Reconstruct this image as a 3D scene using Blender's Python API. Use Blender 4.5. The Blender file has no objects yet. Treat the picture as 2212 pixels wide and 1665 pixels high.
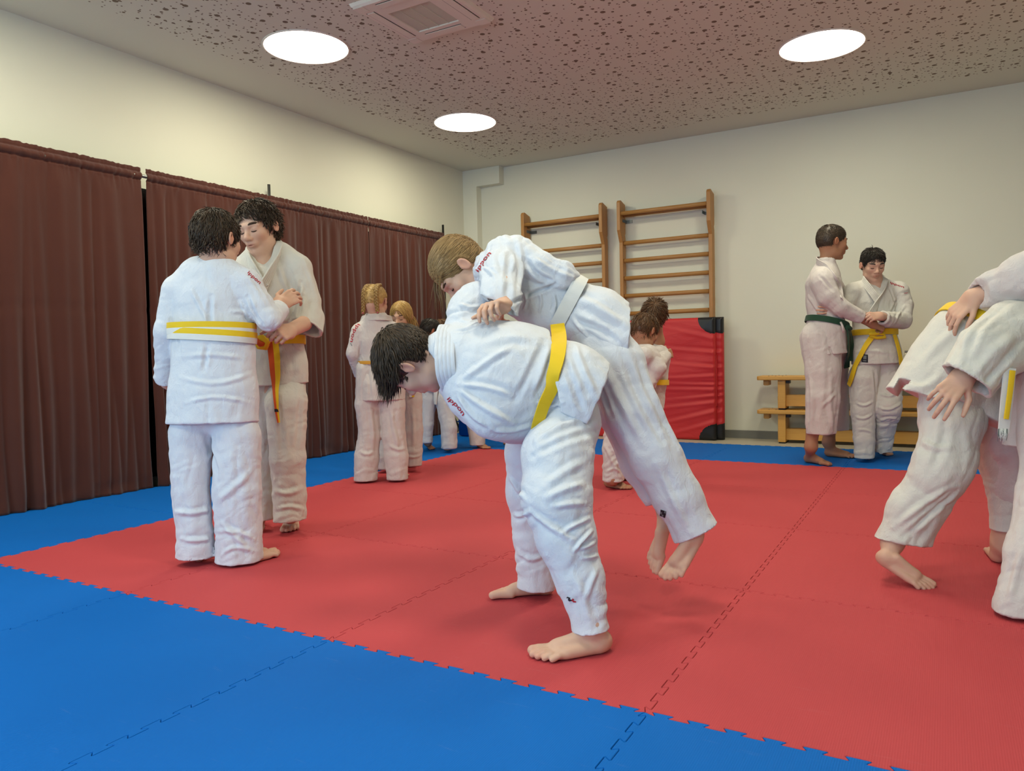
import bpy, math, random
import numpy as np
from mathutils import Vector, Matrix
from mathutils.bvhtree import BVHTree
random.seed(7); rng = np.random.default_rng(7)
C = bpy.context.scene.collection
f32 = np.float32

# ------------------------------------------------------------------ camera
W_PX, H_PX = 2212, 1665
FPX = 1630.0; YAW, PIT, ROL = -0.5222, -0.04494, -0.02286
CAM = np.array([2.6118, -1.6575, 0.8552])
_cy, _sy = math.cos(YAW), math.sin(YAW)
_fw = np.array([_sy*math.cos(PIT), _cy*math.cos(PIT), math.sin(PIT)])
_rt = np.array([_cy, -_sy, 0.0]); _up = np.cross(_rt, _fw)
RT = math.cos(ROL)*_rt + math.sin(ROL)*_up
UP = -math.sin(ROL)*_rt + math.cos(ROL)*_up
FW = _fw
FH = np.array([_sy, _cy, 0.0]); RH = _rt; Z = np.array([0, 0, 1.0])
def ray(x, y): return FW + RT*(x-W_PX/2)/FPX - UP*(y-H_PX/2)/FPX
def at(x, y, d): return CAM + ray(x, y)*d                    # point at distance d along the view axis
def floor_at(x, y, z=0.0):
    r = ray(x, y); return CAM + r*(z-CAM[2])/r[2]
def dv(r, u, f):
    v = r*RH + u*Z + f*FH; return v/np.linalg.norm(v)
def nz(v): return v/np.linalg.norm(v)

cam = bpy.data.cameras.new('camera'); camo = bpy.data.objects.new('camera', cam); C.objects.link(camo)
cam.sensor_fit = 'HORIZONTAL'; cam.sensor_width = 36.0; cam.lens = 36.0*FPX/W_PX; cam.clip_start = .05; cam.clip_end = 60
camo.matrix_world = Matrix(((RT[0], UP[0], -FW[0], CAM[0]), (RT[1], UP[1], -FW[1], CAM[1]), (RT[2], UP[2], -FW[2], CAM[2]), (0, 0, 0, 1)))
bpy.context.scene.camera = camo

# ------------------------------------------------------------------ objects
def tag(o, label=None, cat=None, group=None, kind=None):
    if label: o['label'] = label
    if cat: o['category'] = cat
    if group: o['group'] = group
    if kind: o['kind'] = kind
    return o
def empty(name, loc):
    o = bpy.data.objects.new(name, None); C.objects.link(o); o.location = loc; o.empty_display_size = .1
    return o
def mesh_np(name, V, F, mats, fm=None, parent=None, smooth=True):
    """V (n,3) world, F list of arrays (k quads/tris) or array."""
    me = bpy.data.meshes.new(name)
    V = np.asarray(V, f32)
    off = np.array(parent.location, f32) if parent is not None else np.zeros(3, f32)
    if parent is not None and parent.parent is not None: off = off + np.array(parent.parent.location, f32)
    groups = F if isinstance(F, list) else [F]
    groups = [np.asarray(g, np.int32) for g in groups if len(g)]
    me.vertices.add(len(V)); me.vertices.foreach_set('co', (V-off).ravel())
    idx = np.concatenate([g.ravel() for g in groups]); tot = np.concatenate([np.full(len(g), g.shape[1], np.int32) for g in groups])
    st = np.concatenate([[0], np.cumsum(tot)[:-1]]).astype(np.int32)
    me.loops.add(len(idx)); me.loops.foreach_set('vertex_index', idx)
    me.polygons.add(len(tot)); me.polygons.foreach_set('loop_start', st)
    try: me.polygons.foreach_set('loop_total', tot)
    except Exception: pass
    for m in (mats if isinstance(mats, (list, tuple)) else [mats]): me.materials.append(m)
    if fm is not None: me.polygons.foreach_set('material_index', np.asarray(fm, np.int32))
    me.polygons.foreach_set('use_smooth', np.full(len(tot), smooth, bool))
    me.update(); me.validate()
    o = bpy.data.objects.new(name, me); C.objects.link(o)
    if parent is not None: o.parent = parent
    return o
class MB:
    """collects boxes, bars and prisms into one mesh"""
    def __init__(s): s.v = []; s.f = []; s.m = []
    def add(s, vs, fs, m=0):
        n = len(s.v); s.v += [tuple(v) for v in vs]; s.f += [tuple(i+n for i in f) for f in fs]; s.m += [m]*len(fs)
    def box(s, lo, hi, m=0, bev=0.0):
        x0, y0, z0 = lo; x1, y1, z1 = hi
        if bev <= 0:
            s.add([(x0,y0,z0),(x1,y0,z0),(x1,y1,z0),(x0,y1,z0),(x0,y0,z1),(x1,y0,z1),(x1,y1,z1),(x0,y1,z1)],
                  [(0,3,2,1),(4,5,6,7),(0,1,5,4),(1,2,6,5),(2,3,7,6),(3,0,4,7)], m); return
        b = bev; bmv = []
        for (z, i) in ((z0, b), (z0+b, 0), (z1-b, 0), (z1, b)):
            X0, X1, Y0, Y1 = x0+i, x1-i, y0+i, y1-i; c = b*.7
            bmv += [(X0+c,Y0,z),(X1-c,Y0,z),(X1,Y0+c,z),(X1,Y1-c,z),(X1-c,Y1,z),(X0+c,Y1,z),(X0,Y1-c,z),(X0,Y0+c,z)]
        fs = [tuple(reversed(range(8))), tuple(range(24, 32))]
        for L in range(3):
            for k in range(8):
                a = L*8+k; c2 = L*8+(k+1) % 8; fs.append((a, c2, c2+8, a+8))
        s.add(bmv, fs, m)
    def prism(s, poly, z0, z1, m=0, axis='z'):
        """poly in 2D extruded; axis x: poly=(y,z)"""
        n = len(poly)
        def P(p, t): return (p[0], p[1], t) if axis == 'z' else ((t, p[0], p[1]) if axis == 'x' else (p[0], t, p[1]))
        vs = [P(p, z0) for p in poly]+[P(p, z1) for p in poly]
        fs = [tuple(reversed(range(n))), tuple(range(n, 2*n))]+[(i, (i+1) % n, n+(i+1) % n, n+i) for i in range(n)]
        s.add(vs, fs, m)
    def tube(s, pts, r, n=12, m=0, caps=True, ry=None):
        pts = [np.array(p, float) for p in pts]; rs = r if isinstance(r, (list, tuple)) else [r]*len(pts)
        base = len(s.v); e1 = None
        for i, p in enumerate(pts):
            t = nz(pts[min(i+1, len(pts)-1)]-pts[max(i-1, 0)])
            if e1 is None:
                a = np.array([0, 0, 1.0]) if abs(t[2]) < .9 else np.array([1.0, 0, 0]); e1 = nz(np.cross(t, a))
            e1 = nz(e1-t*np.dot(e1, t)); e2 = np.cross(t, e1)
            for k in range(n):
                a = 2*math.pi*k/n; s.v.append(tuple(p+rs[i]*math.cos(a)*e1+(ry if ry else rs[i])*math.sin(a)*e2))
        for i in range(len(pts)-1):
            for k in range(n):
                a = base+i*n+k; b = base+i*n+(k+1) % n; s.f.append((a, b, b+n, a+n)); s.m.append(m)
        if caps:
            s.f.append(tuple(reversed(range(base, base+n)))); s.f.append(tuple(range(base+(len(pts)-1)*n, base+len(pts)*n))); s.m += [m, m]
    def build(s, name, mats, parent=None, smooth=False):
        me = bpy.data.meshes.new(name)
        off = np.zeros(3)
        if parent is not None:
            off = np.array(parent.location)
            if parent.parent is not None: off = off+np.array(parent.parent.location)
        me.from_pydata([tuple(np.array(v)-off) for v in s.v], [], s.f)
        for m in (mats if isinstance(mats, (list, tuple)) else [mats]): me.materials.append(m)
        me.polygons.foreach_set('material_index', s.m)
        me.polygons.foreach_set('use_smooth', [smooth]*len(s.f)); me.update()
        o = bpy.data.objects.new(name, me); C.objects.link(o)
        if parent is not None: o.parent = parent
        return o
def autosmooth(o, ang=40):
    me = o.data
    me.polygons.foreach_set('use_smooth', [True]*len(me.polygons))
    try: me.set_sharp_from_angle(angle=math.radians(ang))
    except Exception: pass
    return o

# ------------------------------------------------------------------ materials
def lin(r, g, b):
    return tuple(((c/255/12.92) if c/255 <= .04045 else ((c/255+.055)/1.055)**2.4) for c in (r, g, b))+(1.0,)
class NT:
    def __init__(s, name):
        s.mat = bpy.data.materials.new(name); s.mat.use_nodes = True; s.t = s.mat.node_tree; s.t.nodes.clear()
        s.out = s.n('ShaderNodeOutputMaterial'); s.b = s.n('ShaderNodeBsdfPrincipled'); s.l(s.b.outputs[0], s.out.inputs[0])
    def n(s, t, **k):
        x = s.t.nodes.new(t)
        for a, v in k.items(): setattr(x, a, v)
        return x
    def l(s, a, b): s.t.links.new(a, b)
    def set(s, **k):
        for a, v in k.items(): s.b.inputs[a.replace('_', ' ')].default_value = v
    def math(s, op, a, b=0.0, c=None):
        x = s.n('ShaderNodeMath', operation=op)
        for i, v in enumerate((a, b) if c is None else (a, b, c)):
            if hasattr(v, 'links'): s.l(v, x.inputs[i])
            else: x.inputs[i].default_value = v
        return x.outputs[0]
    def coord(s, scale=(1, 1, 1), kind='Object'):
        tc = s.n('ShaderNodeTexCoord'); mp = s.n('ShaderNodeMapping'); mp.inputs['Scale'].default_value = scale
        s.l(tc.outputs[kind], mp.inputs[0]); return mp.outputs[0]
    def noise(s, vec, scale, detail=4, rough=.55, dist=0.0):
        x = s.n('ShaderNodeTexNoise'); x.inputs['Scale'].default_value = scale; x.inputs['Detail'].default_value = detail
        x.inputs['Roughness'].default_value = rough; x.inputs['Distortion'].default_value = dist; s.l(vec, x.inputs['Vector']); return x.outputs['Fac']
    def ramp(s, fac, stops):
        x = s.n('ShaderNodeValToRGB'); e = x.color_ramp.elements
        while len(e) < len(stops): e.new(.5)
        for i, (p, c) in enumerate(stops): e[i].position = p; e[i].color = c
        s.l(fac, x.inputs[0]); return x.outputs[0]
    def mix(s, fac, a, b, blend='MIX'):
        x = s.n('ShaderNodeMix', data_type='RGBA', blend_type=blend)
        for i, v in ((0, fac), (6, a), (7, b)):
            if hasattr(v, 'links'): s.l(v, x.inputs[i])
            else: x.inputs[i].default_value = v
        return x.outputs[2]
    def bump(s, h, strength=.3, dist=.002, prev=None):
        x = s.n('ShaderNodeBump'); x.inputs['Strength'].default_value = strength; x.inputs['Distance'].default_value = dist
        s.l(h, x.inputs['Height'])
        if prev is not None: s.l(prev, x.inputs['Normal'])
        return x.outputs[0]
    def col(s, c):
        if hasattr(c, 'links'): s.l(c, s.b.inputs['Base Color'])
        else: s.b.inputs['Base Color'].default_value = c
    def nrm(s, n): s.l(n, s.b.inputs['Normal'])
def plain(name, c, rough=.6, metal=0.0, spec=.5):
    m = NT(name); m.col(c); m.set(Roughness=rough, Metallic=metal); m.b.inputs['Specular IOR Level'].default_value = spec
    return m.mat
def mottled(name, c1, c2, scale=6, rough=.7, bump=.0, bscale=80, spec=.4):
    m = NT(name); v = m.coord(); m.col(m.mix(m.noise(v, scale), c1, c2)); m.set(Roughness=rough); m.b.inputs['Specular IOR Level'].default_value = spec
    if bump: m.nrm(m.bump(m.noise(v, bscale, 3), bump, .002))
    return m.mat
def m_cloth(name, c1, c2, spots=None):
    m = NT(name); v = m.coord()
    col = m.mix(m.noise(v, 3.0, 3), c1, c2)
    m.col(col); m.set(Roughness=.92); m.b.inputs['Specular IOR Level'].default_value = .15
    m.b.inputs['Sheen Weight'].default_value = .12
    wr = m.noise(m.coord((1, 1, .6)), 26, 4, .6, .6)
    b0 = m.bump(m.noise(m.coord((1, 1, 1)), 70, 3, .6, .8), .35, .003); b1 = m.bump(wr, .7, .007, b0)
    we = m.n('ShaderNodeTexVoronoi'); we.inputs['Scale'].default_value = 420; m.l(m.coord((1, 1, 1)), we.inputs['Vector'])
    b2 = m.bump(we.outputs['Distance'], .25, .0008, b1)
    m.nrm(b2); return m.mat
def m_skin(name, c, c2):
    m = NT(name); v = m.coord(); base = m.mix(m.noise(v, 18, 4), c, c2)
    at_ = m.n('ShaderNodeAttribute', attribute_name='tint')
    m.col(m.mix(1.0, base, at_.outputs['Color'], 'MULTIPLY')); m.set(Roughness=.55)
    m.b.inputs['Specular IOR Level'].default_value = .35
    m.b.inputs['Subsurface Weight'].default_value = .12; m.b.inputs['Subsurface Radius'].default_value = (.012, .004, .002); m.b.inputs['Subsurface Scale'].default_value = 1.0
    m.nrm(m.bump(m.noise(v, 140, 3), .12, .001)); return m.mat
def m_hair(name, c1, c2):
    m = NT(name); a = m.n('ShaderNodeAttribute', attribute_name='shade')
    v = m.coord(); f = m.math('ADD', a.outputs['Fac'], m.math('MULTIPLY', m.noise(v, 30), .3))
    m.col(m.mix(f, c1, c2)); m.set(Roughness=.48); m.b.inputs['Specular IOR Level'].default_value = .4
    return m.mat

# ------------------------------------------------------------------ noise
_perm = rng.permutation(512).astype(np.int64); _grad = rng.normal(size=(512, 3)); _grad /= np.linalg.norm(_grad, axis=1)[:, None]; _grad = _grad.astype(f32)
def pn(P):
    P = np.asarray(P, f32); I = np.floor(P).astype(np.int64); Fr = P-I; U = Fr*Fr*Fr*(Fr*(Fr*6-15)+10)
    out = 0
    for dx in (0, 1):
        for dy in (0, 1):
            for dz in (0, 1):
                h = _perm[(_perm[(_perm[(I[:, 0]+dx) & 511]+I[:, 1]+dy) & 511]+I[:, 2]+dz) & 511]
                g = _grad[h]; d = (Fr[:, 0]-dx)*g[:, 0]+(Fr[:, 1]-dy)*g[:, 1]+(Fr[:, 2]-dz)*g[:, 2]
                w = (U[:, 0] if dx else 1-U[:, 0])*(U[:, 1] if dy else 1-U[:, 1])*(U[:, 2] if dz else 1-U[:, 2])
                out = out+w*d
    return out
def vfold(n): return np.sqrt((2.4*n)**2+.008)-.52

# ------------------------------------------------------------------ implicit surfaces
class SDF:
    def __init__(s): s.ops = []; s.bones = []
    def rc(s, a, b, ra, rb, k=.02, q=1.0, fn=None, op='u'):
        s.ops.append(('rc', np.array(a, float), np.array(b, float), ra, rb, k, q, fn, op))
    def el(s, c, r, R=None, k=.02, op='u'):
        s.ops.append(('el', np.array(c, float), np.array(r, float), np.eye(3) if R is None else R, k, op))
    def box(s, c, half, R=None, rnd=.003, k=.004, op='s'):
        s.ops.append(('box', np.array(c, float), np.array(half, float), np.eye(3) if R is None else R, rnd, k, op))
    def grp(s, child, k=.01): s.ops.append(('grp', child, k, 'u')); s.bones += child.bones
    def cut(s, c, n, R, k=.004, thick=None):
        """remove what lies beyond the plane through c with normal n, within R"""
        n = nz(np.array(n, float)); a = np.array([0, 0, 1.0]) if abs(n[2]) < .8 else np.array([1.0, 0, 0])
        e1 = nz(np.cross(n, a)); e2 = np.cross(n, e1); t = thick or R
        s.box(np.array(c)+n*t, (t, R, R), np.array([n, e1, e2]), .002, k, 's')
    def bounds(s, o):
        if o[0] == 'grp':
            q = [s.bounds(x) for x in o[1].ops if x[-1] == 'u']; return np.min([a for a, _ in q], 0), np.max([b for _, b in q], 0)
        if o[0] == 'rc':
            m = max(o[3], o[4])*max(1, o[6]); return np.minimum(o[1], o[2])-m, np.maximum(o[1], o[2])+m
        if o[0] == 'el': e = np.abs(o[3].T)@o[2]
        else: e = np.abs(o[3].T)@o[2]+o[4]
        return o[1]-e, o[1]+e
    def mesh(s, h, smooth=2):
        lo = np.min([s.bounds(o)[0] for o in s.ops if o[-1] == 'u'], 0)-4*h; hi = np.max([s.bounds(o)[1] for o in s.ops if o[-1] == 'u'], 0)+4*h
        n = np.ceil((hi-lo)/h).astype(int)+1
        G = np.full(n, 1.0, f32)
        ax = [(lo[i]+h*np.arange(n[i])).astype(f32) for i in range(3)]
        s.fill(G, lo, h, n, ax)
        V, F = nets(G, lo, h)
        return relax(V, F, smooth), F
    def fill(s, G, lo, h, n, ax):
        for o in s.ops:
            if o[0] == 'grp':
                G2 = np.full(n, 1.0, f32); o[1].fill(G2, lo, h, n, ax); k = o[2]
                hh = np.maximum(k-np.abs(G-G2), 0)/k; G[...] = np.minimum(G, G2)-hh*hh*f32(k*.25); del G2, hh; continue
            k = o[5] if o[0] == 'rc' else (o[4] if o[0] == 'el' else o[5]); b0, b1 = s.bounds(o); pad = k+3*h
            i0 = np.maximum(np.floor((b0-pad-lo)/h).astype(int), 0); i1 = np.minimum(np.ceil((b1+pad-lo)/h).astype(int)+1, n)
            if np.any(i1 <= i0): continue
            X = ax[0][i0[0]:i1[0]][:, None, None]; Y = ax[1][i0[1]:i1[1]][None, :, None]; Zz = ax[2][i0[2]:i1[2]][None, None, :]
            if o[0] == 'rc':
                _, a, b, ra, rb, k, q, fn, op = o
                px, py, pz = X-f32(a[0]), Y-f32(a[1]), Zz-f32(a[2]); ba = (b-a); L2 = max(ba@ba, 1e-9)
                t = np.clip((px*f32(ba[0])+py*f32(ba[1])+pz*f32(ba[2]))/f32(L2), 0, 1)
                dx, dy, dz = px-t*f32(ba[0]), py-t*f32(ba[1]), pz-t*f32(ba[2])
                d2 = dx*dx+dy*dy+dz*dz
                if q != 1.0:
                    nn = np.array(FW if fn is None else fn, float); axd = ba/math.sqrt(L2)
                    if L2 > 1e-8: nn = nn-axd*(nn@axd)
                    nn = nz(nn); m = dx*f32(nn[0])+dy*f32(nn[1])+dz*f32(nn[2]); d2 = d2+m*m*f32(1/(q*q)-1)
                d = np.sqrt(np.maximum(d2, 0))-(ra+(rb-ra)*t)
                if q < 1: d = d*f32(.5+.5*q)
            else:
                c = o[1]; R = o[3]; px, py, pz = X-f32(c[0]), Y-f32(c[1]), Zz-f32(c[2])
                u = [px*f32(R[i, 0])+py*f32(R[i, 1])+pz*f32(R[i, 2]) for i in range(3)]
                r = o[2].astype(f32)
                if o[0] == 'el':
                    _, c, r_, R, k, op = o
                    k0 = np.sqrt((u[0]/r[0])**2+(u[1]/r[1])**2+(u[2]/r[2])**2)
                    k1 = np.sqrt((u[0]/r[0]**2)**2+(u[1]/r[1]**2)**2+(u[2]/r[2]**2)**2)+f32(1e-6)
                    d = k0*(k0-1)/k1
                else:
                    _, c, r_, R, rnd, k, op = o
                    w = [np.abs(u[i])-r[i] for i in range(3)]
                    d = np.sqrt(np.maximum(w[0], 0)**2+np.maximum(w[1], 0)**2+np.maximum(w[2], 0)**2)+np.minimum(np.maximum(w[0], np.maximum(w[1], w[2])), 0)-f32(rnd)
            S = G[i0[0]:i1[0], i0[1]:i1[1], i0[2]:i1[2]]
            if op == 'u':
                hh = np.maximum(k-np.abs(S-d), 0)/max(k, 1e-6); S[...] = np.minimum(S, d)-hh*hh*f32(k*.25)
            else:
                d = -d; hh = np.maximum(k-np.abs(S-d), 0)/max(k, 1e-6); S[...] = np.maximum(S, d)+hh*hh*f32(k*.25)
_E = [(0,1),(2,3),(4,5),(6,7),(0,2),(1,3),(4,6),(5,7),(0,4),(1,5),(2,6),(3,7)]
def nets(G, lo, h):
    S = G < 0; n = np.array(G.shape)
    cnt = np.zeros(n-1, np.uint8)
    for a in (0, 1):
        for b in (0, 1):
            for c in (0, 1): cnt += S[a:n[0]-1+a, b:n[1]-1+b, c:n[2]-1+c]
    act = (cnt > 0) & (cnt < 8); I = np.argwhere(act)
    off = np.array([(a, b, c) for a in (0, 1) for b in (0, 1) for c in (0, 1)])
    vals = np.stack([G[I[:, 0]+o[0], I[:, 1]+o[1], I[:, 2]+o[2]] for o in off], 1)
    acc = np.zeros((len(I), 3), f32); num = np.zeros(len(I), f32)
    for a, b in _E:
        va, vb = vals[:, a], vals[:, b]; m = (va < 0) != (vb < 0); t = np.where(m, va/np.where(m, va-vb, 1), 0)
        p = off[a][None]+t[:, None]*(off[b]-off[a])[None]; acc += np.where(m[:, None], p, 0); num += m
    V = (lo+h*(I+acc/num[:, None])).astype(f32)
    vm = np.full(n-1, -1, np.int32); vm[act] = np.arange(len(I), dtype=np.int32)
    Fs = []
    for axis in range(3):
        sl0 = [slice(None)]*3; sl1 = [slice(None)]*3; sl0[axis] = slice(0, -1); sl1[axis] = slice(1, None)
        A, B = S[tuple(sl0)], S[tuple(sl1)]; e = np.argwhere(A != B); o1, o2 = [i for i in range(3) if i != axis]
        e = e[(e[:, o1] > 0) & (e[:, o2] > 0) & (e[:, o1] < n[o1]-1) & (e[:, o2] < n[o2]-1)]
        ins = A[e[:, 0], e[:, 1], e[:, 2]]
        def g(d1, d2):
            q = e.copy(); q[:, o1] -= d1; q[:, o2] -= d2; return vm[q[:, 0], q[:, 1], q[:, 2]]
        Q = np.stack([g(1, 1), g(0, 1), g(0, 0), g(1, 0)], 1)
        flip = ins if axis != 1 else ~ins
        Q[~flip] = Q[~flip][:, ::-1]
        Fs.append(Q)
    F = np.concatenate(Fs); F = F[(F >= 0).all(1)]
    return V, F
def relax(V, F, it, lam=.5):
    a = F[:, [0, 1, 2, 3]].ravel(); b = F[:, [1, 2, 3, 0]].ravel(); n = len(V)
    deg = np.bincount(a, minlength=n)+np.bincount(b, minlength=n); deg = np.maximum(deg, 1)
    for _ in range(it):
        S = np.stack([np.bincount(a, V[b, i], n)+np.bincount(b, V[a, i], n) for i in range(3)], 1)
        V = (V*(1-lam)+lam*S/deg[:, None]).astype(f32)
    return V
def vnormals(V, F):
    fn = np.cross(V[F[:, 2]]-V[F[:, 0]], V[F[:, 3]]-V[F[:, 1]]); n = len(V); N = np.zeros((n, 3))
    for c in range(4):
        for i in range(3): N[:, i] += np.bincount(F[:, c], fn[:, i], n)
    return (N/np.maximum(np.linalg.norm(N, axis=1), 1e-12)[:, None]).astype(f32)
def bvh_of(V, F): return BVHTree.FromPolygons([tuple(v) for v in V.tolist()], F.tolist())
def hit_px(bvh, x, y):
    r = nz(ray(x, y)); p, n, i, d = bvh.ray_cast(Vector(CAM), Vector(r))
    if p is None: return None
    n = np.array(n)
    if n@r > 0: n = -n
    return np.array(p), n

def fold_disp(V, N, bones, creases=()):
    n = len(V); ws = np.zeros(n); acc = np.zeros(n); dmin = np.full(n, 9.0); sg = np.ones(n)
    ds = []
    for (a, b, ra, rb, cp, sd) in bones:
        ba = b-a; L = np.linalg.norm(ba); P = V-a; t = np.clip(P@ba/(L*L+1e-9), 0, 1)
        rad = P-t[:, None]*ba; d = np.linalg.norm(rad, axis=1)/(ra+(rb-ra)*t)*.08; ds.append((d, t)); m = d < dmin; dmin[m] = d[m]
        dt = (rad[m]*N[m]).sum(1)/(np.linalg.norm(rad[m], axis=1)+1e-9); sg[m] = np.where(dt < -.25, -1, np.clip(dt*3, 0, 1))
    for (a, b, ra, rb, cp, sd), (d, t) in zip(bones, ds):
        w = np.exp(-(d-dmin)/.012); m = w > .02
        if not m.any(): continue
        ba = b-a; L = np.linalg.norm(ba); ax = ba/(L+1e-9); P = (V[m]-a)
        h = np.array([0, 0, 1.0]) if abs(ax[2]) < .9 else FW
        e1 = nz(np.cross(ax, h)); e2 = np.cross(ax, e1); s_ = P@ax; q1 = P@e1; q2 = P@e2
        wob = pn(P/.09+sd)*.05
        n1 = pn(np.stack([(s_+.30*q1+.22*q2+wob)/cp.get('lc', .045)+sd*7.3, q1/.13, q2/.13+sd], 1))
        n2 = pn(np.stack([s_/.30+sd*3.1, (q1+wob*.5)/cp.get('ld', .05), q2/cp.get('ld', .05)+sd], 1))
        T = t[m]; ca = cp.get('c0', .004)*(1-T)+cp.get('c1', .004)*T+cp.get('cm', 0)*4*T*(1-T)
        disp = ca*vfold(n1)+cp.get('d', .004)*vfold(n2)
        acc[m] += w[m]*disp; ws[m] += w[m]
    D = acc/np.maximum(ws, 1e-9)
    D += .0012*pn(V/.03)+.0025*pn(V/.11+5)
    for (pts, wd, amp) in creases:
        best = np.full(n, 9.0); tt = np.zeros(n); K = len(pts)-1
        for i in range(K):
            a, b = pts[i], pts[i+1]; ba = b-a; P = V-a; t = np.clip(P@ba/(ba@ba+1e-9), 0, 1); d = np.linalg.norm(P-t[:, None]*ba, axis=1)
            m = d < best; best[m] = d[m]; tt[m] = (i+t[m])/K
        g = np.exp(-(best/wd)**2); lobe = np.exp(-((best-1.6*wd)/(wd*.9))**2)*.5
        D += amp*(g-lobe)*np.clip(np.sin(math.pi*np.clip(tt, .06, .94))*1.6, 0, 1)
    return V+N*(D*sg)[:, None].astype(f32)

def strip(name, P, Wd, Nn, w, th, mats, parent, closed=False, two=False, rows=0):
    """flat band: centres P, width directions, outward normals"""
    P = np.asarray(P, float); n = len(P); w = np.broadcast_to(np.asarray(w, float), (n,))[:, None]*.5
    Nn = np.asarray(Nn, float); Wd = np.asarray(Wd, float)
    prof = [(-1, 1), (-.5, 1.12), (0, 1.15), (.5, 1.12), (1, 1), (1, 0), (0, -.02), (-1, 0)]
    if rows:
        prof = [(-1, .8)]+[q for i in range(rows) for q in ((-1+2*(i+.12)/rows, .98), (-1+2*(i+.5)/rows, 1.12), (-1+2*(i+.88)/rows, .98), (-1+2*(i+1)/rows, .84))]+[(1, 0), (0, -.02), (-1, 0)]
    m = len(prof); V = np.stack([P+Wd*w*a+Nn*th*b for a, b in prof], 1).reshape(-1, 3)
    F = []; fm = []
    for i in range(n if closed else n-1):
        j = (i+1) % n
        for k in range(m):
            l = (k+1) % m; F.append((i*m+k, j*m+k, j*m+l, i*m+l)); fm.append(1 if two and k in (2, 3, 4, 5) else 0)
    if not closed:
        for i in ((0, n-1) if not rows else ()):
            for (a, b, c, d) in ((0, 1, 6, 7), (1, 2, 3, 6), (3, 4, 5, 6)):
                F.append((i*m+a, i*m+b, i*m+c, i*m+d)); fm.append(0 if a == 0 or not two else 1)
    FF = [np.array(F)]
    if rows and not closed:
        FF.append(np.array([list(range(m))[::-1], list(range((n-1)*m, n*m))])); fm = fm+[0, 0]
    o = mesh_np(name, V, FF, mats, fm, parent); autosmooth(o, 50); return o
def resample(pts, n):
    pts = np.asarray(pts, float); L = np.concatenate([[0], np.cumsum(np.linalg.norm(np.diff(pts[:, :3], axis=0), axis=1))])
    x = np.linspace(0, L[-1], n); out = np.stack([np.interp(x, L, pts[:, i]) for i in range(pts.shape[1])], 1)
    for _ in range(3): out[1:-1] = .25*out[:-2]+.5*out[1:-1]+.25*out[2:]
    return out
# ------------------------------------------------------------------ people
def signed(V, F):
    a, b, c, d = (V[F[:, i]] for i in range(4))
    return float((np.einsum('ij,ij->i', a, np.cross(b, c))+np.einsum('ij,ij->i', a, np.cross(c, d))).sum())
class Head:
    def __init__(s, c, fwd, up, H, jaw=1.0):
        s.c = np.array(c, float); s.H = H; f = nz(np.array(fwd, float)); u = np.array(up, float); u = nz(u-f*(u@f)); r = np.cross(f, u)
        s.M = np.array([r, f, u]); s.jaw = jaw              # rows: right, forward, up
    def w(s, x, y, z): return s.c+s.H*(np.array([x, y, z], float)@s.M)
    def loc(s, P): return ((np.asarray(P)-s.c)@s.M.T)/s.H
    def build(s, S, neck=None, rn=.055, open_mouth=False):
        H = s.H; M = s.M; j = s.jaw
        def E(c, r, k, op='u', R=M): S.el(s.w(*c), np.array(r)*H, R, k*H, op)
        def K(a, b, ra, rb, k, op='u'): S.rc(s.w(*a), s.w(*b), ra*H, rb*H, k*H, 1.0, None, op)
        E((0, -.07, .15), (.325, .405, .345), .02)
        E((0, -.16, .02), (.29, .28, .28), .1)
        E((0, .12, -.12), (.245, .26, .34), .10)
        K((-.15*j, .10, -.33), (.15*j, .10, -.33), .10, .10, .10); E((0, .265, -.425), (.085*j, .08, .07), .09)
        for x in (-1, 1):
            E((x*.155, .225, -.10), (.10, .10, .09), .10)
            K((x*.04, .345, .075), (x*.19, .275, .07), .045, .04, .07)
            E((x*.135, .40, -.005), (.075, .07, .05), .05, 's')
            E((x*.132, .288, -.008), (.072, .062, .055), .02)
            K((x*.19, .0, -.30), (x*.09*j, .21, -.405), .06, .055, .08)
            # ear
            ea = s.w(x*.325, -.055, -.02)
            a = .35*x; Rr = np.array([[math.cos(a), math.sin(a), 0], [-math.sin(a), math.cos(a), 0], [0, 0, 1]])@M
            S.el(ea+.035*H*x*M[0], np.array([.028, .075, .118])*H, Rr, .012*H)
            S.el(ea+.062*H*x*M[0]+.012*H*M[1]+.01*H*M[2], np.array([.026, .05, .085])*H, Rr, .02*H, 's')
            E((x*.335, .005, -.025), (.02, .022, .035), .02)
            E((x*.05, .39, -.165), (.036, .045, .032), .03)
            E((x*.03, .41, -.20), (.014, .02, .012), .012, 's')
        K((0, .335, .03), (0, .435, -.13), .032, .044, .05); E((0, .432, -.145), (.044, .044, .038), .03)
        E((0, .325, -.26), (.115, .06, .08), .05)
        E((0, .364, -.262), (.082, .033, .018), .02); E((0, .357, -.302), (.072, .036, .021), .02)
        E((0, .40, -.283), (.082, .045, .011 if open_mouth else .005), .012, 's')
        if neck is not None: S.rc(s.w(0, -.13, -.22), neck, .19*H, rn, .05, 1.0)
    def tints(s):
        w = s.w; H = s.H
        out = [((0, .375, -.281), (.095, .06, .042), (.84, .60, .58), .85), ((0, .39, -.283), (.075, .06, .010), (.45, .28, .27), .8),
               ((0, .46, -.14), (.08, .08, .07), (1, .90, .88), .4)]
        for x in (-1, 1):
            out += [((x*.16, .28, -.12), (.11, .1, .1), (1, .88, .86), .5), ((x*.36, -.05, -.02), (.07, .12, .16), (1, .78, .74), .8),
                    ((x*.132, .34, -.02), (.085, .06, .045), (.84, .70, .68), .6)]
        return [('h', s, c, r, col, st) for c, r, col, st in out]

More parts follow.
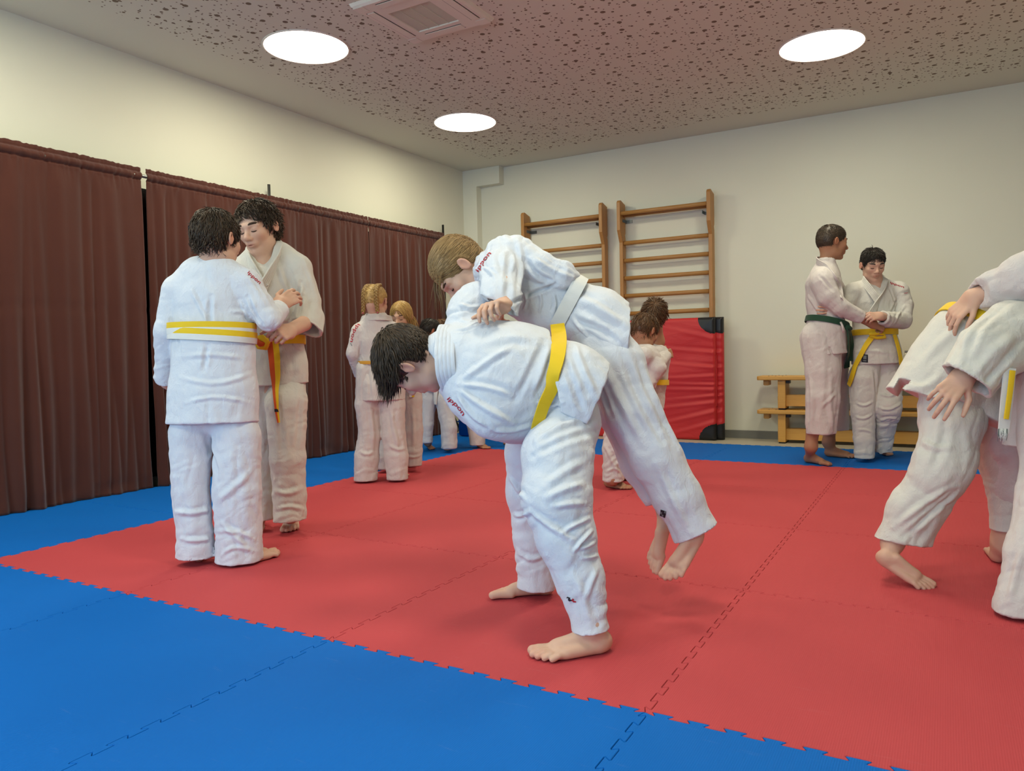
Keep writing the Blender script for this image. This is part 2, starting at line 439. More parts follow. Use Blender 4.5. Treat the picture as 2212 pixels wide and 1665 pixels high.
def foot(S, heel, toe, side, ankle=None, shin=None, rs=.036, tilt=0.0, up=None, rt=None):
    """heel/toe: ground points; side +1 when the big toe lies to the right of the heel-toe direction"""
    heel = np.array(heel, float); toe = np.array(toe, float); L = np.linalg.norm(toe-heel); f = (toe-heel)/L
    u = Z.copy() if up is None else np.array(up, float); u = nz(u-f*(u@f)); r = np.cross(f, u)*side
    def p(a, b, c): return heel+L*(a*f+b*r+c*u)
    S.el(p(.125, -.01, .125), np.array([.105, .125, .125])*L, np.array([r, f, u]), .02)
    S.rc(p(.15, -.01, .12), p(.62, .055, .10), .10*L, .085*L, .05*L); S.rc(p(.2, -.04, .085), p(.58, -.105, .07), .085*L, .065*L, .05*L)
    S.rc(p(.30, .01, .22), p(.60, .03, .12), .085*L, .075*L, .06*L); S.rc(p(.68, .075, .085), p(.66, -.09, .065), .075*L, .06*L, .05*L)
    ank = p(.23, 0, .34) if ankle is None else np.array(ankle, float)
    S.rc(p(.18, 0, .16), ank, .105*L, rs, .07*L)
    if ankle is None: S.el(ank-u*.02*L+r*rs*.72, np.array([.042, .042, .042])*L, None, .06*L); S.el(ank-u*.06*L-r*rs*.72, np.array([.042, .042, .042])*L, None, .06*L)
    if shin is not None: S.rc(ank, shin, rs, rt or rs*1.02, .03)
    for (x, ln, w, r0, r1) in ((.115, .97, .12, .062, .058), (.035, .985, .045, .043, .042), (-.03, .945, -.025, .041, .040), (-.088, .885, -.09, .039, .038), (-.14, .81, -.148, .040, .038)):
        a = p(.66 if x > -.1 else .60, x*.9, .065); m = p(ln-.12, w, .072); t = p(ln-.045, w, r1+.006)
        S.rc(a, m, r0*L, r0*.84*L, .018*L); S.rc(m, t, r0*.86*L, r1*L, .012*L)
    S.box(heel+.5*L*f-u*.05, (L*.6, L*.8, .05-.0015), np.array([r, f, u])[[1, 0, 2]], .001, .006, 's')
    return [('p', p(.92, .1, .07), .06*L, (1, .8, .78), .7), ('p', p(.9, -.03, .06), .09*L, (1, .82, .8), .7), ('p', p(.05, 0, .08), .12*L, (1, .84, .8), .6)]

def hand(S, wrist, fwd, n, t, L=.165, curl=(30, 35, 40, 45), spread=6, thumb=(45, 20), fore=None, rf=.028):
    """n: way the palm faces, t: towards the thumb side"""
    wr = np.array(wrist, float); f = nz(np.array(fwd, float)); n = np.array(n, float); n = nz(n-f*(n@f)); t = np.array(t, float); t = nz(t-f*(t@f)-n*(t@n))
    def p(a, b, c): return wr+L*(a*f+b*t+c*n)
    tn = []
    ks = [(.50, .175), (.53, .055), (.51, -.065), (.46, -.175)]; ln = [.43, .48, .44, .345]; rr = [.054, .056, .053, .047]
    for i, (a, b) in enumerate(ks):
        S.rc(p(.02, b*.55, 0), p(a, b, -.005), .085*L, .068*L, .05*L, .8, n)
        tot = 0.0; q = p(a, b, -.005); sp = math.radians(spread)*(1.5-i)/1.5
        for (fr, cw, ra, rb) in ((.45, 1.0, 1.0, .93), (.31, .95, .93, .86), (.26, .7, .86, .72)):
            tot += math.radians(curl[i])*cw; d = math.cos(tot)*(math.cos(sp)*f+math.sin(sp)*t)+math.sin(tot)*n
            e = q+d*L*ln[i]*fr; S.rc(q, e, rr[i]*ra*L, rr[i]*rb*L, .012*L); q = e
        tn += [('p', q, .05*L, (1, .8, .78), .6), ('p', p(a, b, -.03), .05*L, (1, .84, .8), .6)]
    a1, a2 = math.radians(thumb[0]), math.radians(thumb[1])
    b0 = p(.12, .16, .03); S.rc(p(.04, .08, 0), b0, .08*L, .075*L, .05*L)
    d = math.cos(a1)*f+math.sin(a1)*(t*.85+n*.5); e = b0+nz(d)*L*.25; S.rc(b0, e, .075*L, .06*L, .04*L)
    d2 = math.cos(a1*.5)*f+math.sin(a1*.5)*t*.7+math.sin(a2)*n; g = e+nz(d2)*L*.19; S.rc(e, g, .06*L, .054*L, .012*L)
    h = g+nz(d2+n*math.sin(a2)*.6)*L*.15; S.rc(g, h, .054*L, .042*L, .012*L)
    if fore is not None: S.rc(wr, fore, .030*L/.165, rf, .03)
    return tn

class Person:
    def __init__(s, d0, base, label, skin, cloth, hb=.004, hc=.006, seed=1, trouser_cloth=None, group=None):
        s.d0 = d0; s.base = np.array(base, float); s.root = empty('person', tuple(s.base)); tag(s.root, label, 'person', group)
        s.skin, s.cloth, s.tcloth = skin, cloth, trouser_cloth or cloth; s.hb, s.hc, s.seed = hb, hc, seed
        s.b, s.j, s.t = SDF(), SDF(), SDF(); s.tint = []; s.head = None
    def P(s, x, y, dd=0.0): return at(x, y, s.d0+dd)
    def R(s, r, dd=0.0): return r*(s.d0+dd)/FPX
    def chain(s, S, pts, k=.03, q=1.0, fold=None, fn=None, op='u', full=False):
        g = .62 if (S is s.b and not full) else 1.0
        Q = [(s.P(p[0], p[1], p[2]), s.R(p[3], p[2])*g) for p in pts]
        for i in range(len(Q)-1):
            (a, ra), (b, rb) = Q[i], Q[i+1]; S.rc(a, b, ra, rb, k, q, fn, op)
            if S is not s.b and op == 'u':
                fold = fold or dict(c0=.002, c1=.002, d=.003)
                fo = dict(fold); n = len(Q)-1
                c0, c1 = fo.get('c0', .004), fo.get('c1', .004); fo['c0'] = c0+(c1-c0)*i/n; fo['c1'] = c0+(c1-c0)*(i+1)/n
                s.seed += 1; S.bones.append((a, b, ra, rb, fo, s.seed*1.37))
        return Q
    def cuff(s, S, c, n, r, q=1.0, depth=.05, wall=.009, fn=None):
        """clean open end: everything past c goes, and a hollow is cut inside"""
        c = np.array(c, float); n = nz(np.array(n, float)); best = 9; rl = r*.8
        for (a, b_, ra, rb, fo, sd) in S.bones:
            ba = b_-a; t = float(np.clip((c-a)@ba/(ba@ba+1e-9), 0, 1)); d = np.linalg.norm(c-a-t*ba)
            if d < best: best = d; rl = ra+(rb-ra)*t; ca = a+t*ba; ax = nz(ba)*np.sign(nz(ba)@n or 1)
        wl = max(wall, 2.0*s.hc)
        S.cut(c, n, rl*1.7, .002, thick=rl*1.5)
        S.rc(ca-ax*depth, ca+ax*rl*1.2, max(rl-wl-.012, .008), max(rl-wl, .010), .004, q, fn, 's')
    def make_head(s, x, y, dd, fwd, up, H, neck, rn=.05, jaw=1.0, **k):
        s.head = Head(s.P(x, y, dd), fwd, up, H, jaw); s.head.build(s.b, s.P(*neck) if neck else None, rn, **k); s.tint += s.head.tints()
    def finish_body(s):
        V, F = s.b.mesh(s.hb, 1)
        if signed(V, F) < 0: F = F[:, ::-1]
        o = mesh_np('body', V, F, s.skin, None, s.root)
        col = np.ones((len(V), 4), f32)
        for t in s.tint:
            if t[0] == 'h': d = np.linalg.norm((t[1].loc(V)-np.array(t[2]))/np.array(t[3]), axis=1); c, st = t[4], t[5]
            else: d = np.linalg.norm((V-t[1])/t[2], axis=1); c, st = t[3], t[4]
            w = np.clip(1.35-d, 0, 1)*st; col[:, :3] *= 1-w[:, None]*(1-np.array(c, f32))
        at_ = o.data.color_attributes.new('tint', 'FLOAT_COLOR', 'POINT'); at_.data.foreach_set('color', col.ravel())
        s.body = o; return o
    def garment(s, S, name, mat, creases=(), label=None):
        V, F = S.mesh(s.hc, 1)
        if signed(V, F) < 0: F = F[:, ::-1]
        N = vnormals(V, F)
        cr = []
        if creases:
            bv = bvh_of(V, F)
            for (pts, wpx, amp) in creases:
                pts = resample(np.array([(x, y, 0) for x, y in pts], float), max(6, 2*len(pts)))
                H_ = [hit_px(bv, p[0], p[1]) for p in pts]; H_ = [h[0] for h in H_ if h is not None]
                if len(H_) > 2: cr.append((H_, s.R(wpx)*.72, amp*.9))
        V = fold_disp(V, N, S.bones, cr).astype(f32)
        V = relax(V, F, 1, .3); V[:, 2] = np.maximum(V[:, 2], .002)
        o = mesh_np(name, V, F, mat, None, s.root)
        if label: o['label'] = label
        return o, bvh_of(V, F)
    def clothe(s, jc=(), tc=()):
        s.t.cut((s.base[0], s.base[1], .008), -Z, .9, .003, thick=.15)
        s.trousers, s.tb = s.garment(s.t, 'trousers', s.tcloth, tc); s.jacket, s.jb = s.garment(s.j, 'jacket', s.cloth, jc)
    def belt(s, c, axis, w, mats, rmax=.3, ref=None, name='belt', off=.004, two=False, n=72, th=.005, label=None, sm=5, tail=None):
        c = np.array(c, float); a = nz(np.array(axis, float)); h = FW if abs(a@FW) < .8 else UP; e1 = nz(np.cross(a, h)); e2 = np.cross(a, e1)
        R = []
        for i in range(n):
            d = math.cos(2*math.pi*i/n)*e1+math.sin(2*math.pi*i/n)*e2; rr = 0
            for z in (-.4, 0, .4):
                p, _, _, dist = s.jb.ray_cast(Vector(c+a*w*z), Vector(d))
                if p is not None: rr = max(rr, dist)
            R.append(min(rr, rmax) if rr > 0 else rmax*.8)
        R = np.array(R); R = np.max([np.roll(R, k) for k in (-1, 0, 1)], 0)
        R = np.mean([np.roll(R, k) for k in range(-sm, sm+1)], 0); th_ = 2*math.pi*np.arange(n)/n
        D = np.cos(th_)[:, None]*e1+np.sin(th_)[:, None]*e2; P = c+D*(R+off)[:, None]
        T = np.roll(P, -1, 0)-np.roll(P, 1, 0); N = np.cross(T, a); N /= np.linalg.norm(N, axis=1)[:, None]; N *= np.sign((N*D).sum(1))[:, None]
        o = strip(name, P, np.tile(a, (n, 1)), N, w, th, mats, s.root, True, two)
        if label: o['label'] = label
        return o
    def band_px(s, pts, wpx, mats, name, off=.004, th=.004, n=28, two=False, bvh=None, dd=None, face=None, label=None, parent=None):
        """ribbon following a path over the cloth; dd: own depth where it hangs free"""
        Q = resample(np.array([(p[0], p[1], p[2] if len(p) > 2 else 0.0) for p in pts], float), n); P = []; N = []; W = []
        wq = np.interp(np.linspace(0, 1, n), np.linspace(0, 1, len(wpx)), wpx) if isinstance(wpx, (list, tuple)) else np.full(n, wpx)
        last = None
        for (x, y, z) in Q:
            h = None
            if dd is None:
                for b in ([bvh] if bvh is not None else [s.jb, s.tb]):
                    g = hit_px(b, x, y)
                    if g is not None and (h is None or (g[0]-CAM)@FW < (h[0]-CAM)@FW): h = g
            if h is None:
                d = s.d0+z if last is None or dd is not None else last; h = (at(x, y, d), -nz(ray(x, y)))
            last = (h[0]-CAM)@FW; P.append(last); N.append(h[1])
        P = np.array(P)
        for _ in range(4): P[1:-1] = .25*P[:-2]+.5*P[1:-1]+.25*P[2:]
        pts3 = np.array([at(Q[i, 0], Q[i, 1], P[i]) for i in range(n)]); N = np.array(N)
        for _ in range(6):
            N[1:-1] = .25*N[:-2]+.5*N[1:-1]+.25*N[2:]
        if face is not None: N = np.tile(nz(np.array(face, float)), (n, 1))
        T = np.gradient(pts3, axis=0); Wd = np.cross(N, T); Wd /= np.linalg.norm(Wd, axis=1)[:, None]; N = np.cross(T, Wd); N /= np.linalg.norm(N, axis=1)[:, None]
        s_ = np.sign((N*(CAM-pts3)).sum(1)); N *= s_[:, None]
        o = strip(name, pts3+N*off, Wd, N, wq*P/FPX, th, mats, parent or s.root, False, two)
        if label: o['label'] = label
        return o
    def collar(s, pts, w, mats, name='collar', th=.007, n=44, off=.003, taper=None):
        """band along 3D points (P, outward normal)"""
        P = resample(np.array([p for p, _ in pts]), n); N = resample(np.array([q for _, q in pts]), n); T = np.gradient(P, axis=0)
        N /= np.linalg.norm(N, axis=1)[:, None]; Wd = np.cross(N, T); Wd /= np.linalg.norm(Wd, axis=1)[:, None]; N2 = np.cross(T, Wd); N2 /= np.linalg.norm(N2, axis=1)[:, None]
        N2 *= np.sign((N2*N).sum(1))[:, None]
        return strip(name, P+N2*off, Wd, N2, w, th, mats, s.root, rows=5)
    def letters(s, text, p0, p1, hpx, mat, name='embroidery', bvh=None, bow=0.0, lift=.002):
        cu = bpy.data.curves.new('lettering', 'FONT'); cu.body = text; cu.size = 1.0; cu.resolution_u = 3; cu.align_x = 'LEFT'; cu.offset = .015
        to = bpy.data.objects.new('lettering', cu); C.objects.link(to); dg = bpy.context.evaluated_depsgraph_get(); me = to.evaluated_get(dg).to_mesh()
        v = np.array([tuple(q.co) for q in me.vertices])[:, :2]; fs = [tuple(p.vertices) for p in me.polygons]; to.to_mesh_clear(); bpy.data.objects.remove(to)
        v[:, 0] -= v[:, 0].min(); wid = v[:, 0].max(); p0 = np.array(p0, float); p1 = np.array(p1, float); d = p1-p0; Lp = np.linalg.norm(d); e = d/Lp; nn = np.array([e[1], -e[0]])
        out = []
        for x, y in v:
            t = x/wid; q = p0+d*t+nn*(y*hpx+bow*math.sin(math.pi*t)); h = hit_px(bvh or s.jb, q[0], q[1])
            if h is None:
                near = (bvh or s.jb).find_nearest(Vector(at(q[0], q[1], s.d0))); h = (np.array(near[0]), np.array(near[1]))
            out.append(h[0]+h[1]*lift)
        F3 = [np.array([f]) for f in fs]
        by = {}
        for f in fs: by.setdefault(len(f), []).append(f)
        return mesh_np(name, np.array(out), [np.array(x) for x in by.values()], mat, None, s.root, True)
    def patch(s, px, mats, fm_grid, name='label_patch', lift=.003):
        """small sewn patch: px = 4 corner pixels, grid of material ids"""
        g = np.array(fm_grid); ny, nx = g.shape; V = []; F = []; fm = []
        a, b, c, d = [np.array(p, float) for p in px]
        for j in range(ny+1):
            for i in range(nx+1):
                u, v = i/nx, j/ny; q = (a*(1-u)+b*u)*(1-v)+(d*(1-u)+c*u)*v; h = hit_px(s.jb, *q) or hit_px(s.tb, *q)
                if h is None: h = (s.P(*q), -FW)
                V.append(h[0]+h[1]*lift)
        for j in range(ny):
            for i in range(nx):
                k = j*(nx+1)+i; F.append((k, k+1, k+nx+2, k+nx+1)); fm.append(int(g[j, i]))
        return mesh_np(name, np.array(V), np.array(F), mats, fm, s.root)
    # ---------------- hair
    def hair(s, mat, flow, n=1400, ln=.16, thick=.012, style='short', cap_grow=1.0, lift=.02, curl=.0, region=None, jitter=.25, nape=-.26, seed=3, gravity=0.0, cut=(.80, -.60, .135), lnf=None, seg=5):
        hd = s.head; H = hd.H; S = SDF(); M = hd.M; g = cap_grow
        S.el(hd.w(0, -.07, .155), np.array([.342*g, .425*g, .362*g])*H, M, .02*H); S.el(hd.w(0, -.17, .01), np.array([.318*g, .305*g, .30*g])*H, M, .1*H)
        nf = nz(cut[0]*M[1]+cut[1]*M[2]); ncl = math.hypot(cut[0], cut[1])
        S.cut(hd.c+nf*cut[2]/ncl*H, nf, H*.8, .05*H); S.cut(hd.w(0, 0, nape), -M[2], H*.8, .06*H)
        for x in (-1, 1): S.el(hd.w(x*.37, -.045, -.06), np.array([.13, .10, .17])*H, M, .03*H, 's')
        V, F = S.mesh(s.hb*1.1, 1)
        if signed(V, F) < 0: F = F[:, ::-1]
        N = vnormals(V, F); r_ = np.random.default_rng(seed); Lc = hd.loc(V); Nl = N@M.T
        ok = np.where((np.abs((Lc[:, 0]/.34)**2+((Lc[:, 1]+.1)/.42)**2+((Lc[:, 2]-.1)/.36)**2) > .75) & ((Nl*(Lc-np.array([0, -.07, .1]))).sum(1) > .12) & (region(Lc) if region is not None else True))[0]
        pick = r_.choice(ok, n, replace=n > len(ok)); VV = [V]; FF = []; base = len(V); sh = [np.clip(.5+.5*pn(Lc*np.array([14, 14, 14])), 0, 1)]
        gl = M@np.array([0, 0, -1.0]); P = Lc[pick]+Nl[pick]*.004; D = flow(P)+r_.normal(0, jitter, (n, 3))
        Lh = ln*(lnf(Lc[pick]) if lnf is not None else 1.0)*r_.uniform(.65, 1.25, n); pts = [P]
        ph = r_.uniform(0, 6.28, n)
        for i in range(seg):
            En = np.stack([pts[-1][:, 0]/.342**2, (pts[-1][:, 1]+.07)/.425**2, (pts[-1][:, 2]-.155)/.362**2], 1); En /= np.linalg.norm(En, axis=1)[:, None]
            Dt = D-En*(D*En).sum(1)[:, None]*.85+En*lift*(1.4-i/seg)*4+gl*gravity*(i+1)/seg
            if curl: Dt = Dt+curl*np.stack([np.sin(ph+i*1.7), np.cos(ph+i*1.3), np.sin(ph*2+i*1.9)], 1)
            Dt /= np.linalg.norm(Dt, axis=1)[:, None]; q = pts[-1]+Dt*(Lh/seg)[:, None]
            e = np.stack([q[:, 0]/.335, (q[:, 1]+.07)/.415, (q[:, 2]-.155)/.352], 1); el = np.linalg.norm(e, axis=1); inside = (el < 1) & (q[:, 2] > -.1)
            q[inside] = (e[inside]/el[inside][:, None]*1.01)*np.array([.335, .415, .352])+np.array([0, -.07, .155]); pts.append(q)
        pts = np.stack(pts, 1)                                             # n, seg+1, 3
        T = np.gradient(pts, axis=1); A = r_.normal(size=(n, 1, 3)); e1 = np.cross(T, A); e1 /= np.linalg.norm(e1, axis=2)[:, :, None]; e2 = np.cross(T, e1); e2 /= np.linalg.norm(e2, axis=2)[:, :, None]
        tw = np.linspace(0, 1, seg+1); rad = thick*np.interp(tw, [0, .4, 1], [.6, 1, .08])[None, :, None]*r_.uniform(.6, 1.3, (n, 1, 1))
        ring = np.stack([pts+rad*(math.cos(a)*e1*1.3+math.sin(a)*e2*.7) for a in (0, 2.094, 4.189)], 2)   # n, seg+1, 3, 3
        W = hd.c+H*(ring.reshape(-1, 3)@M); VV.append(W.astype(f32))
        st = np.arange(n)[:, None, None]*(seg+1)*3+np.arange(seg)[None, :, None]*3; k = np.arange(3)[None, None, :]; k2 = (k+1) % 3
        Q = np.stack([st+k, st+k2, st+k2+3, st+k+3], -1).reshape(-1, 4)+base
        sh.append(np.repeat(np.clip(r_.normal(.5, .28, n), 0, 1), (seg+1)*3))
        o = mesh_np('hair', np.concatenate(VV), np.concatenate([F, Q]), mat, None, s.root)
        a = o.data.attributes.new('shade', 'FLOAT', 'POINT'); a.data.foreach_set('value', np.concatenate(sh).astype(f32)); s.hairo = o; return o
    def tubes(s, name, paths, mat, rs, n=6, parent=None):
        """paths in head coordinates"""
        m = MB()
        for p in paths:
            Q = [s.head.w(*q) for q in p]; K = len(Q); m.tube(Q, [rs*s.head.H*(.35+.65*math.sin(math.pi*(i+.5)/K)) for i in range(K)], n)
        return m.build(name, mat, parent or s.root, True)
    def face(s, mat, brow=.020, lash=True, eyes=None, lid=-.03):
        for x in (-1, 1):
            s.tubes('eyebrow', [[(x*.055, .372, .085), (x*.11, .362, .105), (x*.17, .33, .108), (x*.225, .268, .085)]], mat, brow)
            if lash: s.tubes('eyelashes', [[(x*.072, .345, lid), (x*.10, .352, lid-.012), (x*.135, .354, lid-.016), (x*.17, .335, lid-.012), (x*.20, .30, lid)]], mat, .011)
        if eyes is not None:
            for x in (-1, 1):
                c = s.head.w(x*.132, .298, -.012); m = MB(); vs = []; R = .058*s.head.H
                nu, nv = 14, 10
                for j in range(nv+1):
                    th = math.pi*j/nv
                    for i in range(nu):
                        ph = 2*math.pi*i/nu; q = np.array([math.sin(th)*math.cos(ph), math.cos(th), math.sin(th)*math.sin(ph)*.62]); vs.append(c+R*(q@s.head.M))
                fs = []; ms = []
                for j in range(nv):
                    for i in range(nu): fs.append((j*nu+i, j*nu+(i+1) % nu, (j+1)*nu+(i+1) % nu, (j+1)*nu+i)); ms.append(1 if j < 3 else 0)
                mesh_np('eye', np.array(vs), np.array(fs), eyes, ms, s.root)
# ------------------------------------------------------------------ setting
XL, XR, YB, YF, ZF, ZC = -2.146, 4.75, 5.695, -4.2, -0.025, 2.906
M = {}
w_ = NT('wall_paint'); v_ = w_.coord(); w_.col(w_.mix(w_.noise(v_, 1.2, 2), lin(230, 230, 214), lin(224, 223, 205))); w_.set(Roughness=.85)
w_.b.inputs['Specular IOR Level'].default_value = .2; w_.nrm(w_.bump(w_.noise(v_, 220, 3), .08, .001)); M['wall'] = w_.mat
M['base'] = mottled('grey_skirting', lin(126, 126, 120), lin(116, 116, 111), 4, .6)
M['lino'] = mottled('beige_linoleum', lin(196, 190, 172), lin(182, 176, 158), 9, .45, .05, 60)
M['white'] = plain('white_plastic', lin(226, 218, 205), .45)
M['dark'] = plain('dark_void', lin(14, 13, 12), .9)
M['black'] = mottled('black_vinyl', lin(24, 24, 27), lin(34, 34, 37), 12, .38)
M['steel'] = plain('grey_metal', lin(120, 122, 120), .35, .9)
M['dsteel'] = plain('dark_metal', lin(62, 64, 60), .4, .7)
# perforated acoustic board: scattered round holes in three sizes inside a plain border
c_ = NT('acoustic_ceiling'); tc = c_.n('ShaderNodeTexCoord'); sp = c_.n('ShaderNodeSeparateXYZ'); c_.l(tc.outputs['Object'], sp.inputs[0])
inside = c_.math('MULTIPLY', c_.math('GREATER_THAN', sp.outputs['X'], -1.645), c_.math('LESS_THAN', sp.outputs['Y'], 5.30))
inside = c_.math('MULTIPLY', inside, c_.math('LESS_THAN', sp.outputs['X'], 4.3))
hole = None
for (sc, rad, th, seed) in ((6.4, .105, .80, 0.0), (11.0, .105, .55, 3.7), (18.0, .105, .55, 9.1), (19.0, .09, .5, 21.3)):
    mp = c_.n('ShaderNodeMapping'); mp.inputs['Location'].default_value = (seed, seed*.7, 0); c_.l(tc.outputs['Object'], mp.inputs[0])
    vo = c_.n('ShaderNodeTexVoronoi'); vo.voronoi_dimensions = '2D'; vo.inputs['Scale'].default_value = sc; vo.inputs['Randomness'].default_value = .8; c_.l(mp.outputs[0], vo.inputs['Vector'])
    se = c_.n('ShaderNodeSeparateColor'); c_.l(vo.outputs['Color'], se.inputs[0])
    k = c_.math('MULTIPLY', c_.math('LESS_THAN', vo.outputs['Distance'], rad), c_.math('LESS_THAN', se.outputs[0], th))
    hole = k if hole is None else c_.math('MAXIMUM', hole, k)
hole = c_.math('MULTIPLY', hole, inside)
c_.col(c_.mix(hole, lin(218, 218, 202), lin(124, 112, 96))); c_.set(Roughness=.9); c_.b.inputs['Specular IOR Level'].default_value = .1
c_.nrm(c_.bump(hole, -.4, .006)); M['ceil'] = c_.mat
M['ceilp'] = M['wall']
def quadbox(name, lo, hi, mat, kind='structure'):
    m = MB(); m.box(lo, hi); o = m.build(name, mat); o['kind'] = kind; return o
quadbox('floor', (XL-.3, YF-.3, ZF-.15), (XR+.3, YB+.3, ZF), M['lino'])
quadbox('ceiling', (XL-.3, YF-.3, ZC), (XR+.3, YB+.3, ZC+.15), M['ceil'])
quadbox('wall_left', (XL-.2, YF-.2, ZF), (XL, YB+.2, ZC), M['wall'])
quadbox('wall_back', (XL, YB, ZF), (XR, YB+.2, ZC), M['wall'])
quadbox('wall_right', (XR, YF-.2, ZF), (XR+.2, YB+.2, ZC), M['wall'])
# corner pilaster with a boxed-in beam end under the ceiling
m = MB(); m.prism([(XL, ZF), (-1.965, ZF), (-1.965, 2.715), (-1.665, 2.715), (-1.665, ZC), (XL, ZC)], YB-.10, YB, axis='y')
o = m.build('trim_1', M['wall']); o['kind'] = 'structure'
quadbox('baseboard_back', (-1.965, YB-.012, ZF), (XR, YB, ZF+.075), M['base'])
quadbox('baseboard_left', (XL, YF, ZF), (XL+.012, YB-.1, ZF+.075), M['base'])
# wall behind the photographer with two windows
m = MB(); wins = [(-1.7, .15), (.75, 2.6)]
zs, zt = .95, 2.45; xs = [XL]+[x for w in wins for x in w]+[XR]
m.box((XL, YF-.2, ZF), (XR, YF, zs)); m.box((XL, YF-.2, zt), (XR, YF, ZC))
for i in range(0, len(xs), 2): m.box((xs[i], YF-.2, zs), (xs[i+1], YF, zt))
o = m.build('wall_front', M['wall']); o['kind'] = 'structure'
gl = NT('window_glass'); gl.b.inputs['Transmission Weight'].default_value = 1.0; gl.set(Roughness=.0, IOR=1.02); gl.col((1, 1, 1, 1))
for i, (a, b) in enumerate(wins):
    m = MB(); f = .05
    m.box((a, YF-.14, zs), (a+f, YF-.08, zt)); m.box((b-f, YF-.14, zs), (b, YF-.08, zt)); m.box((a+f, YF-.14, zs), (b-f, YF-.08, zs+f)); m.box((a+f, YF-.14, zt-f), (b-f, YF-.08, zt))
    m.box(((a+b)/2-.03, YF-.14, zs+f), ((a+b)/2+.03, YF-.08, zt-f))
    o = m.build('window_%d' % (i+1), M['white']); o['kind'] = 'structure'
    m = MB(); m.box((a+f, YF-.113, zs+f), (b-f, YF-.107, zt-f)); m.build('pane', gl.mat, o)

# ------------------------------------------------------------------ lights
def area(name, loc, rot, sx, sy, power, col, shape='RECTANGLE', spread=180):
    l = bpy.data.lights.new(name, 'AREA'); l.shape = shape; l.size = sx; l.size_y = sy; l.energy = power; l.color = col; l.spread = math.radians(spread)
    o = bpy.data.objects.new(name, l); C.objects.link(o); o.location = loc; o.rotation_euler = rot; return o
WARM = (1.0, .95, .68); DAY = (.52, .76, 1.0)
LP, DP = 15, 31
em = NT('lamp_diffuser'); e = em.n('ShaderNodeEmission'); e.inputs['Color'].default_value = (1, .93, .80, 1); e.inputs['Strength'].default_value = 9.0; em.l(e.outputs[0], em.out.inputs[0])
lamp_no = 0
for (x, y) in ((-1.08, 2.12), (-1.11, 4.08), (1.865, 4.01), (1.87, 2.1), (-1.1, .15), (1.87, .15), (-1.1, -2.0), (1.87, -2.0)):
    vis = lamp_no < 3
    lab = ['round flush ceiling lamp beside the air conditioner', 'round flush ceiling lamp deepest in the room near the curtain corner', 'round flush ceiling lamp above the boy with the green belt'][lamp_no] if vis else 'round flush ceiling lamp outside the view of the photo'
    r = empty('ceiling_lamp', (x, y, ZC)); tag(r, lab, 'lamp', 'round flush ceiling lamps')
    m = MB(); N = 64; vs = []; 
    for (rr, z) in ((.272, -.001), (.272, -.006), (.278, -.008), (.284, -.004), (.284, 0)):
        vs += [(x+rr*math.cos(2*math.pi*k/N), y+rr*math.sin(2*math.pi*k/N), ZC+z) for k in range(N)]
    m.add(vs, [(i*N+k, i*N+(k+1) % N, (i+1)*N+(k+1) % N, (i+1)*N+k) for i in range(4) for k in range(N)]); m.build('rim', M['white'], r, True)
    m = MB(); m.add([(x+.272*math.cos(2*math.pi*k/N), y-.272*math.sin(2*math.pi*k/N), ZC-.004) for k in range(N)], [tuple(range(N))]); m.build('diffuser', em.mat, r)
    area('lamp_light', (x, y, ZC-.02), (0, 0, 0), .5, .5, LP, WARM, 'DISK'); lamp_no += 1
for (a, b) in wins: area('daylight', ((a+b)/2, YF+.03, 1.7), (math.radians(90), 0, 0), b-a, zt-zs, DP*(b-a), DAY)
wd = bpy.data.worlds.new('world'); bpy.context.scene.world = wd; wd.use_nodes = True
wd.node_tree.nodes['Background'].inputs[0].default_value = (.55, .72, 1, 1); wd.node_tree.nodes['Background'].inputs[1].default_value = .6

# ------------------------------------------------------------------ ceiling cassette air conditioner
ac = empty('ceiling_air_conditioner', (-.11, 2.11, ZC)); tag(ac, 'square white ceiling air conditioner with grey centre grille', 'air conditioner')
ax0, ax1, ay0, ay1 = -.42, .20, 1.80, 2.42; gx0, gx1, gy0, gy1 = -.272, .032, 1.975, 2.282
m = MB(); zb = ZC-.028
o_ = [(ax0, ay0), (ax1, ay0), (ax1, ay1), (ax0, ay1)]; g_ = [(gx0, gy0), (gx1, gy0), (gx1, gy1), (gx0, gy1)]
vs = [(x, y, ZC) for x, y in o_]+[(x+(.008 if x < 0 else -.008), y+(.008 if y < 2.1 else -.008), ZC-.018) for x, y in o_]+[(x+(.02 if x < -.1 else -.02), y+(.02 if y < 2.1 else -.02), zb) for x, y in o_]+[(x, y, zb) for x, y in g_]+[(x, y, zb+.012) for x, y in g_]
m.add(vs, [(L*4+i, (L+1)*4+i, (L+1)*4+(i+1) % 4, L*4+(i+1) % 4) for L in range(4) for i in range(4)]); m.build('panel', M['white'], ac)
gm = NT('grey_filter_mesh'); gm.col(lin(196, 198, 180)); gm.set(Roughness=.8)
m = MB(); m.box((gx0, gy0, zb+.008), (gx1, gy1, zb+.014)); 
gr = m.build('intake_grille', gm.mat, ac)
m = MB()
for i in range(1, 4): m.box((gx0+i*(gx1-gx0)/4-.002, gy0, zb+.004), (gx0+i*(gx1-gx0)/4+.002, gy1, zb+.009))
m.build('grille_bar', plain('grille_bar_grey', lin(206, 208, 190), .7), gr)
